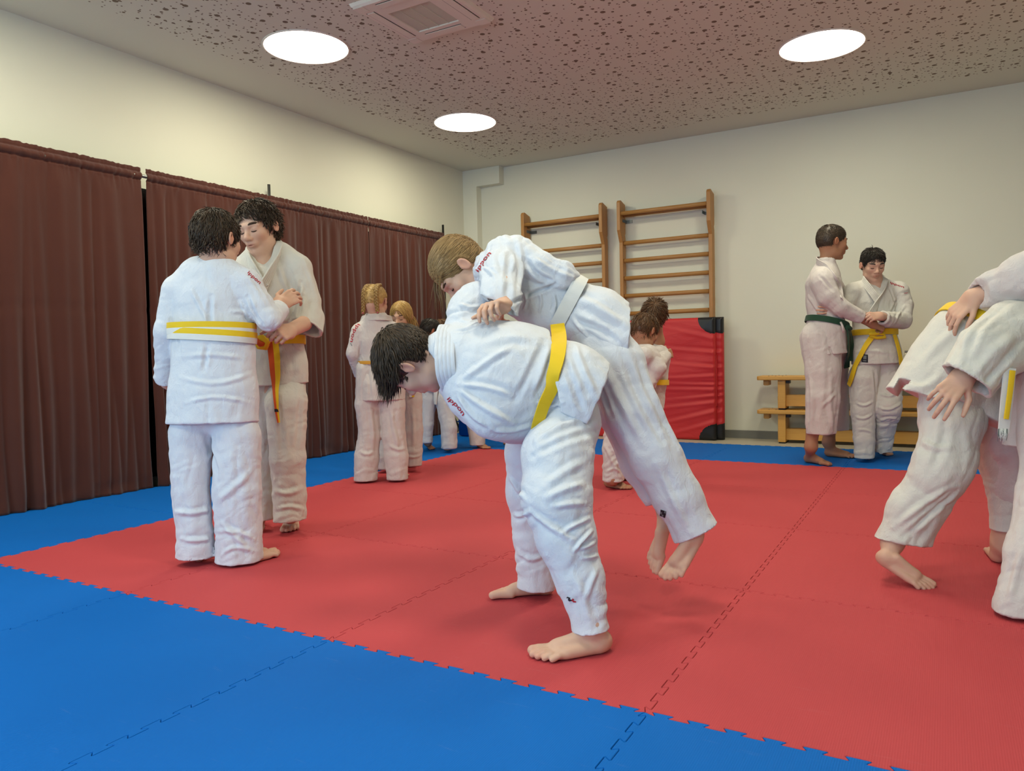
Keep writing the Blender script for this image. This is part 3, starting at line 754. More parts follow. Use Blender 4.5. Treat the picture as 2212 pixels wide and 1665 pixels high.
for (x0, x1, y0, y1) in ((ax0+.045, ax0+.095, ay0+.11, ay1-.11), (ax1-.095, ax1-.045, ay0+.11, ay1-.11), (gx0+.02, gx1-.02, ay0+.045, ay0+.095), (gx0+.02, gx1-.02, ay1-.095, ay1-.045)):
    m = MB(); m.box((x0, y0, zb-.004), (x1, y1, zb-.0005), bev=.0012); fl = m.build('air_flap', M['white'], ac)
    m = MB(); t = .005
    if y1-y0 > x1-x0: m.box((x0-t, y0-t, zb-.0004), (x0, y1+t, zb+.004)); m.box((x1, y0-t, zb-.0004), (x1+t, y1+t, zb+.004))
    else: m.box((x0-t, y0-t, zb-.0004), (x1+t, y0, zb+.004)); m.box((x0-t, y1, zb-.0004), (x1+t, y1+t, zb+.004))
    m.build('air_slot', M['dark'], ac)
for (x, y) in ((ax0+.05, ay1-.05), (ax1-.05, ay1-.05), (ax0+.05, ay0+.05), (ax1-.05, ay0+.05)):
    m = MB(); m.box((x-.035, y-.035, zb-.003), (x+.035, y+.035, zb-.0003), bev=.001); m.build('corner_cover', M['white'], ac)

# ------------------------------------------------------------------ puzzle mats
def m_mat(name, c1, c2):
    m = NT(name); v = m.coord(); big = m.noise(v, 1.3, 3); sm = m.noise(v, 7, 4, .7)
    scf = m.noise(m.coord((1, 7, 1)), 5, 5, .75)
    col = m.mix(m.math('MULTIPLY', big, 1.0), c1, c2); col = m.mix(m.ramp(scf, [(.62, (0, 0, 0, 1)), (.85, (.07, .07, .07, 1))]), col, lin(235, 215, 212))
    m.col(col); m.set(Roughness=.72); m.b.inputs['Specular IOR Level'].default_value = .16
    wv = m.n('ShaderNodeTexWave'); wv.wave_type = 'BANDS'; wv.bands_direction = 'X'; wv.inputs['Scale'].default_value = 62.0; wv.inputs['Distortion'].default_value = .15; m.l(v, wv.inputs['Vector'])
    b1 = m.bump(wv.outputs['Fac'], .22, .0016); m.nrm(m.bump(sm, .05, .003, b1)); return m.mat
M['red'] = m_mat('red_foam', lin(194, 76, 81), lin(186, 68, 74)); M['blue'] = m_mat('blue_foam', lin(0, 106, 196), lin(0, 96, 182))
def teeth(n=12, d=.0085, und=.11):
    """profile along one metre edge: (s, offset), interlocking dovetails"""
    p = [(0, 0)]; T = 1.0/n
    for i in range(n):
        s0 = i*T; u = T*und*.5
        a, b = s0+T*.25, s0+T*.75
        for (s, o) in ((a+u-.003, -d), (a+u, -d*.75), (a-u, d*.75), (a-u+.003, d), (b+u-.003, d), (b+u, d*.75), (b-u, -d*.75), (b-u+.003, -d)): p.append((s, o))
    return p+[(1, 0)]
TE = teeth()
def inset(poly, e):
    n = len(poly); out = []
    for i in range(n):
        p0, p1, p2 = np.array(poly[i-1]), np.array(poly[i]), np.array(poly[(i+1) % n])
        n1 = p1-p0; n2 = p2-p1; n1 = np.array([-n1[1], n1[0]])/(np.linalg.norm(n1)+1e-9); n2 = np.array([-n2[1], n2[0]])/(np.linalg.norm(n2)+1e-9)
        b = n1+n2; l = np.linalg.norm(b); b = b/(l+1e-9); out.append(p1+b*e/max(.5, (b@n1)))
    return [tuple(o) for o in out]
ORD = ['first', 'second', 'third', 'fourth', 'fifth', 'sixth', 'seventh']
def mat_tile(i, j):
    x0, y0 = float(i), float(j)
    bot = [(x0+s, y0+o) for s, o in TE]; rgt = [(x0+1+o, y0+s) for s, o in TE]; top = [(x0+1-s, y0+1+o) for s, o in [(1-a, b) for a, b in reversed(TE)]]
    lef = [(x0+o, y0+s) for s, o in reversed(TE)]
    poly = bot[:-1]+rgt[:-1]+top[:-1]+lef[:-1]
    red = (-1 <= i and 0 <= j <= 3); col = 'red' if red else 'blue'
    g = .0006; P0 = inset(poly, g); P1 = inset(poly, g+.0012); n = len(poly)
    V = [(x, y, ZF+.001) for x, y in P0]+[(x, y, -.0016) for x, y in P0]+[(x, y, 0) for x, y in P1]
    F = [(k, (k+1) % n, n+(k+1) % n, n+k) for k in range(n)]+[(n+k, n+(k+1) % n, 2*n+(k+1) % n, 2*n+k) for k in range(n)]+[tuple(range(2*n, 3*n))]
    m = MB(); m.add(V, F); o = m.build('puzzle_mat', M[col])
    if red: lab = 'red floor mat, %s from the curtain side, in the %s red row from the front' % (ORD[i+1], ORD[j])
    elif j == 4: lab = 'blue floor mat in the strip along the bench wall, %s from the curtains' % ORD[i+2]
    elif i == -2: lab = 'blue floor mat in the strip along the curtains, %s from the front' % ORD[j+1]
    else: lab = 'blue floor mat in front of the red field, %s from the curtain side' % ORD[i+2]
    tag(o, lab, 'mat', 'red puzzle mats' if red else 'blue puzzle mats')
    o.location = (0, 0, 0); return o
for i in range(-2, 4):
    for j in range(-1, 5): mat_tile(i, j)

# ------------------------------------------------------------------ curtains
cm = NT('brown_curtain'); v_ = cm.coord(); cm.col(cm.mix(cm.noise(v_, 3), lin(84, 42, 30), lin(73, 36, 26))); cm.set(Roughness=.8); cm.b.inputs['Sheen Weight'].default_value = .25
cm.b.inputs['Specular IOR Level'].default_value = .2
wv = cm.n('ShaderNodeTexVoronoi'); wv.inputs['Scale'].default_value = 500; cm.l(v_, wv.inputs['Vector']); cm.nrm(cm.bump(wv.outputs['Distance'], .2, .0008, cm.bump(cm.noise(v_, 14, 4), .3, .006))); M['curtain'] = cm.mat
XC = -1.97
def curtain(y0, y1, lab, seed, fold_w=.10):
    nu = int((y1-y0)/.008); nvv = 90; r = np.random.default_rng(seed)
    u = np.linspace(0, 1, nu); z = np.concatenate([np.linspace(0, .12, 8)[:-1], np.linspace(.12, 2.0, nvv-34), np.linspace(2.0, 2.115, 28)[1:]]); U, ZZ = np.meshgrid(u, z)
    yy = y0+U*(y1-y0)
    q = lambda sy, sz, s: pn(np.stack([yy.ravel()/sy, ZZ.ravel()/sz, np.full(yy.size, s)], 1)).reshape(yy.shape)
    drop = np.clip((2.02-ZZ)/2.0, 0, 1)
    big = .75*vfold(q(fold_w, 3.4, seed)*1.1)+.6*q(fold_w*2.2, 2.6, seed+4); med = q(.055, 1.1, seed+9)
    X = .075*big*(.35+.65*drop)+.006*med*(1-.6*drop)
    head = np.clip((ZZ-1.93)/.08, 0, 1); X = X*(1-.8*head)+head*(.010*q(.022, .10, seed+2)+.006*q(.011, .05, seed+7))
    rod = np.exp(-((ZZ-2.062)/.022)**2); X += .016*rod-.006*np.exp(-((ZZ-2.035)/.006)**2)-.006*np.exp(-((ZZ-2.088)/.006)**2)
    edge = np.clip((ZZ-2.10)/.015, 0, 1); ztop = ZZ+edge*.012*q(.025, 9, seed+3)
    for zc in (.62, 1.18): X += -.004*np.exp(-((ZZ-zc-.02*q(.5, 9, 2))/.010)**2)     # creases from folding
    X += .03*q(.2, .12, seed+11)*np.clip(1-ZZ/.14, 0, 1)
    hem = -.0035*np.exp(-((ZZ-.075)/.006)**2); X += hem
    ztop = ztop*(1.0)+.0*ZZ; ztop[0] += .012*q(.4, 9, seed+5)[0]
    yy = yy+.02*q(.3, .8, seed+13)*drop
    V = np.stack([XC+X, yy, np.maximum(ztop, .001)], -1).reshape(-1, 3); ny, nx = U.shape
    I = np.arange(ny*nx).reshape(ny, nx); F = np.stack([I[:-1, :-1], I[:-1, 1:], I[1:, 1:], I[1:, :-1]], -1).reshape(-1, 4)
    o = mesh_np('curtain', V, F, M['curtain']); sm_ = o.modifiers.new('thickness', 'SOLIDIFY'); sm_.thickness = .003; tag(o, lab, 'curtain', 'brown curtain panels'); return o
curtain(-1.6, 1.484, 'long brown curtain panel ending at the dark gap beside the two big boys', 3)
curtain(1.525, 3.73, 'brown curtain panel hanging behind the two big boys, between dark gap and thin slit', 17, .085)
curtain(3.742, 4.95, 'brown curtain panel nearest the room corner, behind the blonde girls', 29, .075)
m = MB(); m.tube([(XC, -1.7, 2.062), (XC, 4.985, 2.062)], .011, 14); rod = m.build('curtain_rod', M['steel'], None, True); tag(rod, 'grey metal rod carrying the brown curtains, glimpsed in the gap', 'curtain rod')
def stand(y, lab, knob):
    r = empty('drape_stand', (XC-.11, y, ZF)); tag(r, lab, 'stand', 'curtain stands')
    m = MB(); m.tube([(XC-.11, y, ZF), (XC-.11, y, 1.3)], .017, 14); m.tube([(XC-.11, y, 1.3), (XC-.11, y, 2.232)], .012, 14); m.build('pole', M['dsteel' if knob else 'steel'], r, True)
    for a in (0, 2.094, 4.189):
        m = MB(); dx, dy = math.cos(a)*.035, (.3*math.sin(a) if abs(math.sin(a)) > .1 else .12); m.tube([(XC-.11+dx*.05, y+dy*.05, .30), (XC-.11+dx, y+dy, ZF+.012)], .010, 10); m.build('leg', M['dsteel'], r, True)
    if knob:
        m = MB(); m.tube([(XC-.11, y, 2.03), (XC-.11, y, 2.085)], .022, 14); m.tube([(XC-.11, y+.01, 2.085), (XC-.09, y+.095, 2.095)], [.006, .005], 8); m.build('clamp', M['dsteel'], r, True)
        m = MB(); m.tube([(XC-.11, y+.02, 2.05), (XC-.10, y+.06, 2.05)], .010, 10); m.tube([(XC-.10, y+.055, 2.05), (XC-.095, y+.085, 2.05)], [.024, .024], 14); m.build('knob', M['black'], r, True)
        m = MB(); m.tube([(XC-.11, y+.025, 2.04), (XC-.10, y+.035, 1.965)], .006, 8); m.build('lever', M['dsteel'], r, True)
stand(2.675, 'grey metal stand pole rising above the brown curtains behind the tall teenager', False)
stand(5.085, 'dark metal stand pole with clamp and knob where the curtains end by the corner', True)

quadbox('window_3', (XL, -1.55, .05), (XL+.02, 4.9, 2.02), plain('gap_darkener', lin(16, 15, 15), .25))  # dark panel added behind the curtains so their gap shows black
# ------------------------------------------------------------------ wall bars
wm = NT('beech_wood'); v_ = wm.coord((1, 1, 1)); gr_ = wm.noise(wm.coord((1.2, 26, 26)), 5, 5, .6, .4)
wm.col(wm.mix(gr_, lin(186, 138, 78), lin(160, 112, 58))); wm.set(Roughness=.45); M['beech'] = wm.mat
wv_ = NT('beech_upright'); gr_ = wv_.noise(wv_.coord((26, 26, 1.2)), 5, 5, .6, .4); wv_.col(wv_.mix(gr_, lin(190, 140, 78), lin(158, 108, 56))); wv_.set(Roughness=.45); M['beechv'] = wv_.mat
def wallbars(x0, x1, lab):
    r = empty('wall_bars', ((x0+x1)/2, YB, ZF)); tag(r, lab, 'wall bars', 'wooden wall bars')
    yw_ = YB-.0; t = .038
    prof = [(yw_-.03, ZF), (yw_-.115, ZF), (yw_-.115, 1.93), (yw_-.175, 2.05), (yw_-.175, 2.325), (yw_-.160, 2.345), (yw_-.145, 2.35), (yw_-.05, 2.325), (yw_-.03, 2.322), (yw_-.03, 2.325-.30), (yw_-.045, 2.01), (yw_-.03, 1.98)]
    for x in (x0, x1-t):
        m = MB(); m.prism(prof, x, x+t, axis='x'); o = m.build('upright', M['beechv'], r)
        bv = o.modifiers.new('edge', 'BEVEL'); bv.width = .006; bv.segments = 2; bv.limit_method = 'ANGLE'
        m = MB(); xx = x+t if x == x0 else x-.06
        m.box((xx, yw_-.115, 2.135), (xx+.004, yw_-.0, 2.165)); m.box((min(xx, xx), yw_-.012, 2.135), (xx+.065, yw_-.001, 2.165)); m.build('bracket', M['steel'], r)
    def rung(y, z, nm='rung'):
        m = MB(); m.tube([(x0+.008, y, z), (x1-.008, y, z)], .0155, 12, 0, True, .021); return m.build(nm, M['beech'], r, True)
    for z in (1.925, 1.748, 1.57, 1.392, 1.212, 1.03, .85, .67, .49, .31, .13): rung(yw_-.085, z)
    rung(yw_-.150, 2.215, 'top_rung'); rung(yw_-.085, 2.205, 'top_rung')
    return r
wallbars(-1.365, -.42, 'wooden wall bars partly hidden by the girl carried on a back, nearer the curtain corner')
wallbars(-.262, .682, 'wooden wall bars standing above the leaning red gym mat')

# ------------------------------------------------------------------ leaning red landing mat, folded in two
rv = NT('red_vinyl'); v_ = rv.coord(); rv.col(rv.mix(rv.noise(v_, 2.5), lin(206, 44, 48), lin(194, 38, 42))); rv.set(Roughness=.5); rv.nrm(rv.bump(rv.noise(rv.coord((2.2, 1, 7)), 3, 3, .5, .8), .18, .015)); M['rvinyl'] = rv.mat
fm_ = empty('folded_gym_mat', (.0, YB-.2, ZF)); tag(fm_, 'red folded gym mat with black corners leaning against the wall bars', 'gym mat')
def slab(y0, y1, puff, name, xr, sd):
    """padded half of the mat, x from -.8 to xr, its face at y0"""
    nx, nz_ = 150, 120; xs_ = np.linspace(-.80, xr, nx); zs_ = np.linspace(ZF+.004, 1.135, nz_); X, Zg = np.meshgrid(xs_, zs_)
    u = (X+.8)/(xr+.8); w = (Zg-ZF)/1.16; ed = np.minimum(np.minimum(u, 1-u)*(xr+.8), np.minimum(w, 1-w)*1.16)
    rnd = np.clip(ed/.03, 0, 1); bul = np.sqrt(np.clip(1-(1-rnd)**2, 0, 1))*.022+puff*np.clip(ed/.3, 0, 1)
    # pull creases running in from the seam at the visible edge
    cr = 0
    for (zc, a, L, sl, wd) in ((.93, .010, .30, .25, .020), (.80, .012, .35, .10, .018), (.66, .014, .30, .10, .016), (.585, .012, .40, -.05, .015), (.50, .016, .22, .02, .013), (.455, .012, .45, .0, .016), (.40, .014, .22, -.1, .013), (.335, .014, .40, -.12, .016), (.25, .016, .45, -.25, .020), (.15, .010, .5, -.3, .02)):
        dx = xr-X; line = zc+sl*dx; cr = cr+.62*a*(np.exp(-((Zg-line)/wd)**2)-.8*np.exp(-((Zg-line-1.8*wd)/wd)**2))*np.exp(-dx/L)*np.clip(dx/.012, 0, 1)
    n_ = pn(np.stack([X.ravel()*1.1, Zg.ravel()*4.2-X.ravel()*1.0, np.full(X.size, sd)], 1)).reshape(X.shape)*.018*np.clip(ed/.15, 0, 1)
    Y = y0+.022-bul-cr-n_
    front = np.stack([X, Y, Zg], -1); back = np.stack([X, np.full_like(X, y1), Zg], -1)
    def cornerid(): 
        rr = np.hypot((xr-X)/1.0, np.minimum(Zg-ZF, 1.135-Zg)); rl = np.hypot(X+.8, np.minimum(Zg-ZF, 1.135-Zg)); return (np.minimum(rr, rl) < .155)
    cs = (xr+.8)/nx
    for cx in (-.8, xr):
        for cz in (ZF, 1.135):
            dx, dz = X-cx, Zg-cz; rr = np.hypot(dx, dz)+1e-9; m_ = np.abs(rr-.155) < .55*cs; m_ &= (np.abs(dx) > .6*cs) & (np.abs(dz) > .6*cs)
            X = np.where(m_, cx+dx/rr*.155, X); Zg = np.where(m_, cz+dz/rr*.155, Zg)
    front = np.stack([X, Y, Zg], -1)
    I = np.arange(nx*nz_).reshape(nz_, nx); F = np.stack([I[:-1, :-1], I[:-1, 1:], I[1:, 1:], I[1:, :-1]], -1).reshape(-1, 4); cid = cornerid()
    Xc = .25*(X[:-1, :-1]+X[1:, 1:]+X[:-1, 1:]+X[1:, :-1]); Zc_ = .25*(Zg[:-1, :-1]+Zg[1:, 1:]+Zg[:-1, 1:]+Zg[1:, :-1])
    fmv = (np.hypot(np.minimum(np.abs(Xc-xr), np.abs(Xc+.8)), np.minimum(Zc_-ZF, 1.135-Zc_)) < .155).ravel().astype(int)
    fb = F[:, ::-1]+nx*nz_; V = np.concatenate([front.reshape(-1, 3), back.reshape(-1, 3)]); o_ = nx*nz_; E_ = []; em_ = []
    for seq in (I[0], I[:, -1], I[-1][::-1], I[::-1, 0]):
        for a, b in zip(seq[:-1], seq[1:]): E_.append((a, a+o_, b+o_, b)); em_.append(int(cid.ravel()[a]))
    o = mesh_np(name, V, np.concatenate([F, fb, np.array(E_)]), [M['rvinyl'], M['black']], np.concatenate([fmv, fmv, em_]), fm_); autosmooth(o, 60); return o
a1 = slab(YB-.30, YB-.235, .012, 'front_cushion', .742, 3.3); a2 = slab(YB-.233, YB-.176, .0, 'rear_cushion', .80, 8.8)
a1['label'] = 'front half of the folded mat'; a2['label'] = 'rear half of the folded mat'
m = MB(); m.box((.742, YB-.262, .30), (.750, YB-.225, .78), bev=.002); m.build('fastening_strip', M['rvinyl'], fm_)

# blue thick landing mat lying in the corner behind the children
bm_ = mottled('blue_vinyl', lin(8, 72, 150), lin(6, 62, 134), 3, .4)
m = MB(); m.box((-1.72, 4.74, .001), (-.84, 5.57, .30), bev=.02); o = m.build('crash_mat', bm_); autosmooth(o, 50); tag(o, 'thick blue crash mat lying in the room corner behind the small children', 'crash mat')
m = MB(); m.box((-1.73, 4.733, .145), (-.83, 5.575, .157), bev=.003); m.build('seam', mottled('blue_piping', lin(6, 52, 116), lin(6, 46, 104), 4, .5), o)

# ------------------------------------------------------------------ stacked balance benches
pw = NT('pine_bench'); gr_ = pw.noise(pw.coord((1.0, 22, 22)), 4, 5, .6, .5); pw.col(pw.mix(gr_, lin(222, 172, 92), lin(200, 146, 66))); pw.set(Roughness=.4); M['pine'] = pw.mat
def bench(z, lab):
    y0, y1 = YB-.335, YB-.075; xa, xb = 1.125, 3.45; r = empty('balance_bench', ((xa+xb)/2, (y0+y1)/2, z)); tag(r, lab, 'bench', 'stacked wooden benches')
    m = MB(); m.prism([(xa, y0+.02), (xa+.02, y0), (xb-.02, y0), (xb, y0+.02), (xb, y1-.02), (xb-.02, y1), (xa+.02, y1), (xa, y1-.02)], z+.265, z+.302); o = m.build('seat_board', M['pine'], r)
    bv = o.modifiers.new('edge', 'BEVEL'); bv.width = .008; bv.segments = 3; bv.limit_method = 'ANGLE'
    yc = (y0+y1)/2
    for x in (xa+.18, xb-.28):
        m = MB(); m.box((x, y0+.03, z+.012), (x+.065, y1-.03, z+.266), bev=.004); m.build('leg', M['pine'], r)
        m = MB(); m.box((x+.004, y0+.04, z), (x+.061, y1-.04, z+.013)); m.build('rubber_foot', M['black'], r)
        m = MB(); m.box((x+.066, y0+.05, z+.235), (x+.10, y0+.11, z+.264)); m.build('bracket', M['black'], r)
    m = MB(); xs_ = xa+.17; m.prism([(xs_, z+.085), (xs_+.012, z+.055), (xs_+.05, z+.03), (xb-.22, z+.03), (xb-.19, z+.055), (xb-.19, z+.13), (xs_+.012, z+.13), (xs_, z+.115)], yc-.05, yc+.05, axis='y'); m.build('balance_beam', M['pine'], r)
    m = MB(); m.box((xa+.045, yc-.05, z+.215), (xa+.095, yc+.05, z+.266), bev=.006); m.build('hook_block', M['pine'], r)
    for (dx, dy) in ((.10, .05), (.22, .05), (.10, .21), (.22, .21), (.16, .05), (.16, .21)):
        m = MB(); m.tube([(xa+dx, y0+dy, z+.300), (xa+dx, y0+dy, z+.3045)], .006, 10); m.build('screw', M['steel'], r)
    return r
bench(ZF, 'lower wooden bench of the stack, standing on the floor by the wall')
bench(ZF+.3045, 'upper wooden bench, set on top of the other bench by the wall')
# clear bottle on the upper bench
bg = NT('clear_plastic'); bg.b.inputs['Transmission Weight'].default_value = 1.0; bg.set(Roughness=.05, IOR=1.2); bg.col((.93, .96, .95, 1))
zt_ = ZF+.3045+.3025; q = yw_b = CAM+ray(1958, 790)*((YB-.2-CAM[1])/ray(1958, 790)[1]); bx, by = float(q[0]), YB-.2
br = empty('water_bottle', (bx, by, zt_)); tag(br, 'clear water bottle standing on the upper bench beside the boy with yellow belt', 'bottle')
m = MB(); pr = [(.0, .0), (.028, .0), (.031, .008), (.031, .09), (.028, .10), (.031, .11), (.031, .135), (.024, .16), (.013, .178), (.0125, .19)]
N = 20; vs = [(bx+rr*math.cos(6.2832*k/N), by+rr*math.sin(6.2832*k/N), zt_+z) for rr, z in pr[1:] for k in range(N)]
m.add(vs, [(i*N+k, i*N+(k+1) % N, (i+1)*N+(k+1) % N, (i+1)*N+k) for i in range(len(pr)-2) for k in range(N)]+[tuple(reversed(range(N)))]); m.build('bottle_body', bg.mat, br, True)
m = MB(); m.tube([(bx, by, zt_+.188), (bx, by, zt_+.206)], .0145, 16); m.build('cap', plain('grey_cap', lin(140, 140, 134), .5), br, True)

sc = bpy.context.scene
sc.view_settings.view_transform = 'Standard'; sc.view_settings.look = 'None'; sc.view_settings.gamma = 1; sc.view_settings.use_curve_mapping = False
sc.view_settings.exposure = 0.14
sc.cycles.use_denoising = True; sc.cycles.max_bounces = 7; sc.cycles.diffuse_bounces = 3; sc.cycles.glossy_bounces = 3; sc.cycles.transmission_bounces = 6; sc.cycles.caustics_reflective = False; sc.cycles.caustics_refractive = False; sc.cycles.use_adaptive_sampling = True; sc.cycles.adaptive_threshold = .05; sc.cycles.adaptive_min_samples = 16
# ------------------------------------------------------------------ the children
SK1 = m_skin('skin_fair', lin(212, 172, 150), lin(202, 158, 136)); SK2 = m_skin('skin_tan', lin(180, 132, 102), lin(168, 120, 92)); SK3 = m_skin('skin_light', lin(216, 178, 156), lin(208, 164, 142))
GI = m_cloth('gi_white', lin(220, 223, 231), lin(212, 216, 226)); GI2 = m_cloth('gi_cream', lin(216, 213, 205), lin(208, 204, 196)); GI3 = m_cloth('gi_pale', lin(213, 206, 203), lin(204, 196, 193)); GI4 = m_cloth('gi_grey_white', lin(200, 202, 208), lin(192, 194, 202))
def m_belt(name, c):
    m = NT(name); v = m.coord(); m.col(m.mix(m.noise(v, 12), c, tuple(x*.88 for x in c[:3])+(1,))); m.set(Roughness=.75); m.b.inputs['Sheen Weight'].default_value = .1
    m.nrm(m.bump(m.noise(m.coord((1, 1, 9)), 60, 2), .2, .002)); return m.mat
YEL, ORA, GRE, WHI = m_belt('belt_yellow', lin(236, 196, 18)), m_belt('belt_orange', lin(214, 84, 22)), m_belt('belt_green', lin(16, 66, 44)), m_belt('belt_white', lin(228, 228, 226))
YOR = m_belt('belt_amber', lin(216, 158, 52)); RED = plain('red_thread', lin(178, 34, 52), .7); BLK = plain('black_thread', lin(20, 22, 34), .7); GRYT = plain('grey_thread', lin(110, 118, 118), .7)
HB = m_hair('hair_dark_brown', lin(30, 22, 16), lin(74, 56, 40)); HBL = m_hair('hair_black', lin(16, 13, 12), lin(50, 42, 36)); HBR = m_hair('hair_brown', lin(58, 38, 24), lin(108, 76, 48))
HLB = m_hair('hair_light_brown', lin(96, 72, 42), lin(164, 132, 88)); HBD = m_hair('hair_blond', lin(132, 100, 52), lin(208, 172, 108)); LASH = plain('lash_dark', lin(38, 26, 20), .7); BROWN = plain('brow_brown', lin(60, 42, 30), .8)
EYE = [plain('eye_white', lin(214, 208, 202), .25), plain('iris_brown', lin(40, 26, 18), .15)]
BUZZ = m_hair('hair_cropped', lin(40, 32, 25), lin(78, 64, 50))
def whorl(P, w=(0, -.2, .5), down=.25):
    D = P-np.array(w); D = D/np.linalg.norm(D, axis=1)[:, None]; D[:, 2] -= down; return D
TR = dict(c0=.002, c1=.006, d=.006, ld=.055, lc=.045)      # trouser folds
SL = dict(c0=.003, c1=.006, d=.003, lc=.035, ld=.04)      # sleeves
TO = dict(c0=.002, c1=.003, d=.005, ld=.05, lc=.05)     # torso
SKT = dict(c0=.003, c1=.003, d=.006, ld=.06, lc=.06)
ALL = []
WHO = globals().get('WHO', None)
def want(k): return WHO is None or k in WHO

# ---- A: boy seen from behind, yellow and white belt
def boy_back():
    p = Person(3.15, floor_at(470, 1215), 'boy seen from behind in yellow-and-white belt, gripping the tall teenager', SK1, GI, .0036, .0045, 11)
    b = p.b; f = dv(.45, -.12, 1)
    p.make_head(471, 517, .0, f, Z+.12*f, .236, (462, 590, .01), .060)
    p.chain(b, [(462, 590, .01, 34), (458, 640, .0, 52), (462, 720, .0, 50), (462, 860, 0, 55)], .04, .6)
    p.chain(b, [(395, 618, 0, 20), (530, 612, 0, 20)], .04); p.chain(b, [(385, 622, 0, 18), (358, 720, 0, 15), (362, 800, .09, 13)])
    p.chain(b, [(530, 615, 0, 18), (580, 692, 0, 15)])
    w = p.P(604, 658, .22); p.tint += hand(b, w, at(640, 636, 3.44)-w, dv(.05, -.1, 1), dv(-.35, 1, .1), .172, (22, 26, 30, 34), 8, (50, 15), p.P(582, 690, .03), .03)
    w = p.P(360, 822, .13); p.tint += hand(b, w, dv(.35, -.45, .6), dv(1, 0, -.3), dv(.2, .6, .9), .155, (45, 50, 55, 60), 4, (30, 30), p.P(358, 760, .04), .03)
    h1 = floor_at(428, 1217); p.tint += foot(b, h1, h1+.225*dv(-.12, 0, 1), 1, at(426, 1170, 3.19), at(420, 1080, 3.17))
    h2 = floor_at(512, 1224); t2 = floor_at(596, 1199); p.tint += foot(b, h2, h2+nz(t2-h2)*.23, -1, at(516, 1170, 3.12), at(512, 1080, 3.14))
    p.chain(b, [(430, 880, 0, 30), (414, 1060, 0, 24), (420, 1090, 0, 22)]); p.chain(b, [(500, 880, 0, 30), (510, 1060, 0, 24), (512, 1090, 0, 22)])
    j = p.j
    p.chain(j, [(455, 655, 0, 84), (463, 712, 0, 78)], .05, .62, TO); p.chain(j, [(463, 712, 0, 78), (461, 760, 0, 86), (461, 850, 0, 93), (460, 960, 0, 104)], .03, .66, SKT)
    p.chain(j, [(388, 622, 0, 30), (430, 592, .0, 34), (470, 588, 0, 36), (530, 612, 0, 32)], .04, .9, dict(c0=.002, c1=.002, d=.003))
    p.chain(j, [(466, 588, .005, 36), (469, 562, .01, 29)], .02, 1, dict(c0=0, c1=0, d=.001))
    sl = SDF(); p.chain(sl, [(379, 628, 0, 29), (362, 715, .0, 27), (359, 835, .12, 23)], .018, 1, SL); p.cuff(sl, p.P(359, 824, .115), p.P(359, 835, .12)-p.P(361, 760, .05), .048); j.grp(sl, .018)
    sl = SDF(); p.chain(sl, [(532, 616, 0, 33), (560, 660, .0, 30), (580, 690, .0, 26)], .02, 1, dict(c0=.003, c1=.006, d=.009, ld=.035)); p.chain(sl, [(581, 688, .0, 27), (603, 668, .17, 23)], .015, 1, SL); p.cuff(sl, p.P(601, 669, .16), p.P(603, 668, .17)-p.P(581, 688, 0), .052); j.grp(sl, .02)
    p.rc_cut = None
    j.rc(p.P(468, 545, .02), p.P(474, 575, .08), .058, .058, .006, 1, None, 's')
    j.cut(p.P(461, 914), -Z-.05*FH, .34, .003)
    for x, s_ in ((366, -1), (556, 1)):      # side vents
        j.box(p.P(x, 905, .03), (.006, .06, .065), np.array([dv(1, 0, -.5*s_), dv(.5*s_, 0, 1), Z]), .001, .003, 's')
    t = p.t
    p.chain(t, [(420, 885, 0, 44), (412, 940, 0, 47), (412, 1060, 0, 40), (422, 1150, 0, 38), (424, 1250, 0, 45)], .006, .86, TR); p.chain(t, [(500, 885, 0, 46), (512, 940, 0, 50), (512, 1060, 0, 52), (516, 1150, 0, 50), (517, 1270, 0, 53)], .006, .86, TR)
    p.chain(t, [(432, 886, 0, 54), (488, 886, 0, 54)], .015, .7); t.cut(p.P(424, 1204), -Z, .085, .003); t.cut(p.P(518, 1219), -Z+.0*RH, .11, .003)
    t.rc(p.P(424, 1190), p.P(424, 1215), .058, .07, .004, 1, None, 's'); t.rc(p.P(518, 1200), p.P(518, 1235), .075, .085, .004, .86, None, 's')
    p.finish_body()
    p.clothe([([(455, 640), (452, 690), (456, 724)], 7, -.010), ([(415, 628), (440, 680), (452, 700)], 6, .006), ([(535, 640), (555, 690), (578, 712)], 5, -.010), ([(520, 650), (545, 700), (570, 720)], 5, .009), ([(500, 672), (530, 672), (545, 690)], 6, .008), ([(370, 690), (385, 720), (388, 760)], 6, -.008), ([(395, 770), (460, 762), (530, 775)], 7, .005), ([(390, 815), (470, 840), (545, 805)], 7, .005), ([(400, 870), (460, 850), (540, 870)], 6, .005), ([(447, 745), (444, 770), (440, 800)], 7, -.008)],
             [([(378, 1105), (420, 1112), (460, 1098)], 8, .010), ([(375, 1160), (420, 1172), (465, 1160)], 7, .012), ([(478, 1130), (510, 1160), (535, 1185)], 8, .010), ([(470, 1080), (500, 1060), (540, 1020)], 10, .008), ([(460, 1150), (500, 1140), (550, 1165)], 7, .008), ([(440, 930), (462, 990), (470, 1040)], 10, -.008), ([(478, 1200), (500, 1175), (545, 1190)], 6, .008)])
    B = lambda y0, y1, nm, d: p.belt(p.P(464, y0), (UP+.03*RT+y1*RT), .047, [WHI, YEL], .185, off=.003+d, two=True, sm=3, name=nm)
    B(726, .02, 'belt', 0); B(711, -.035, 'belt', .003)
    c0 = lambda x, y, d, nx, nyy, nf: (p.P(x, y, d), dv(nx, nyy, nf))
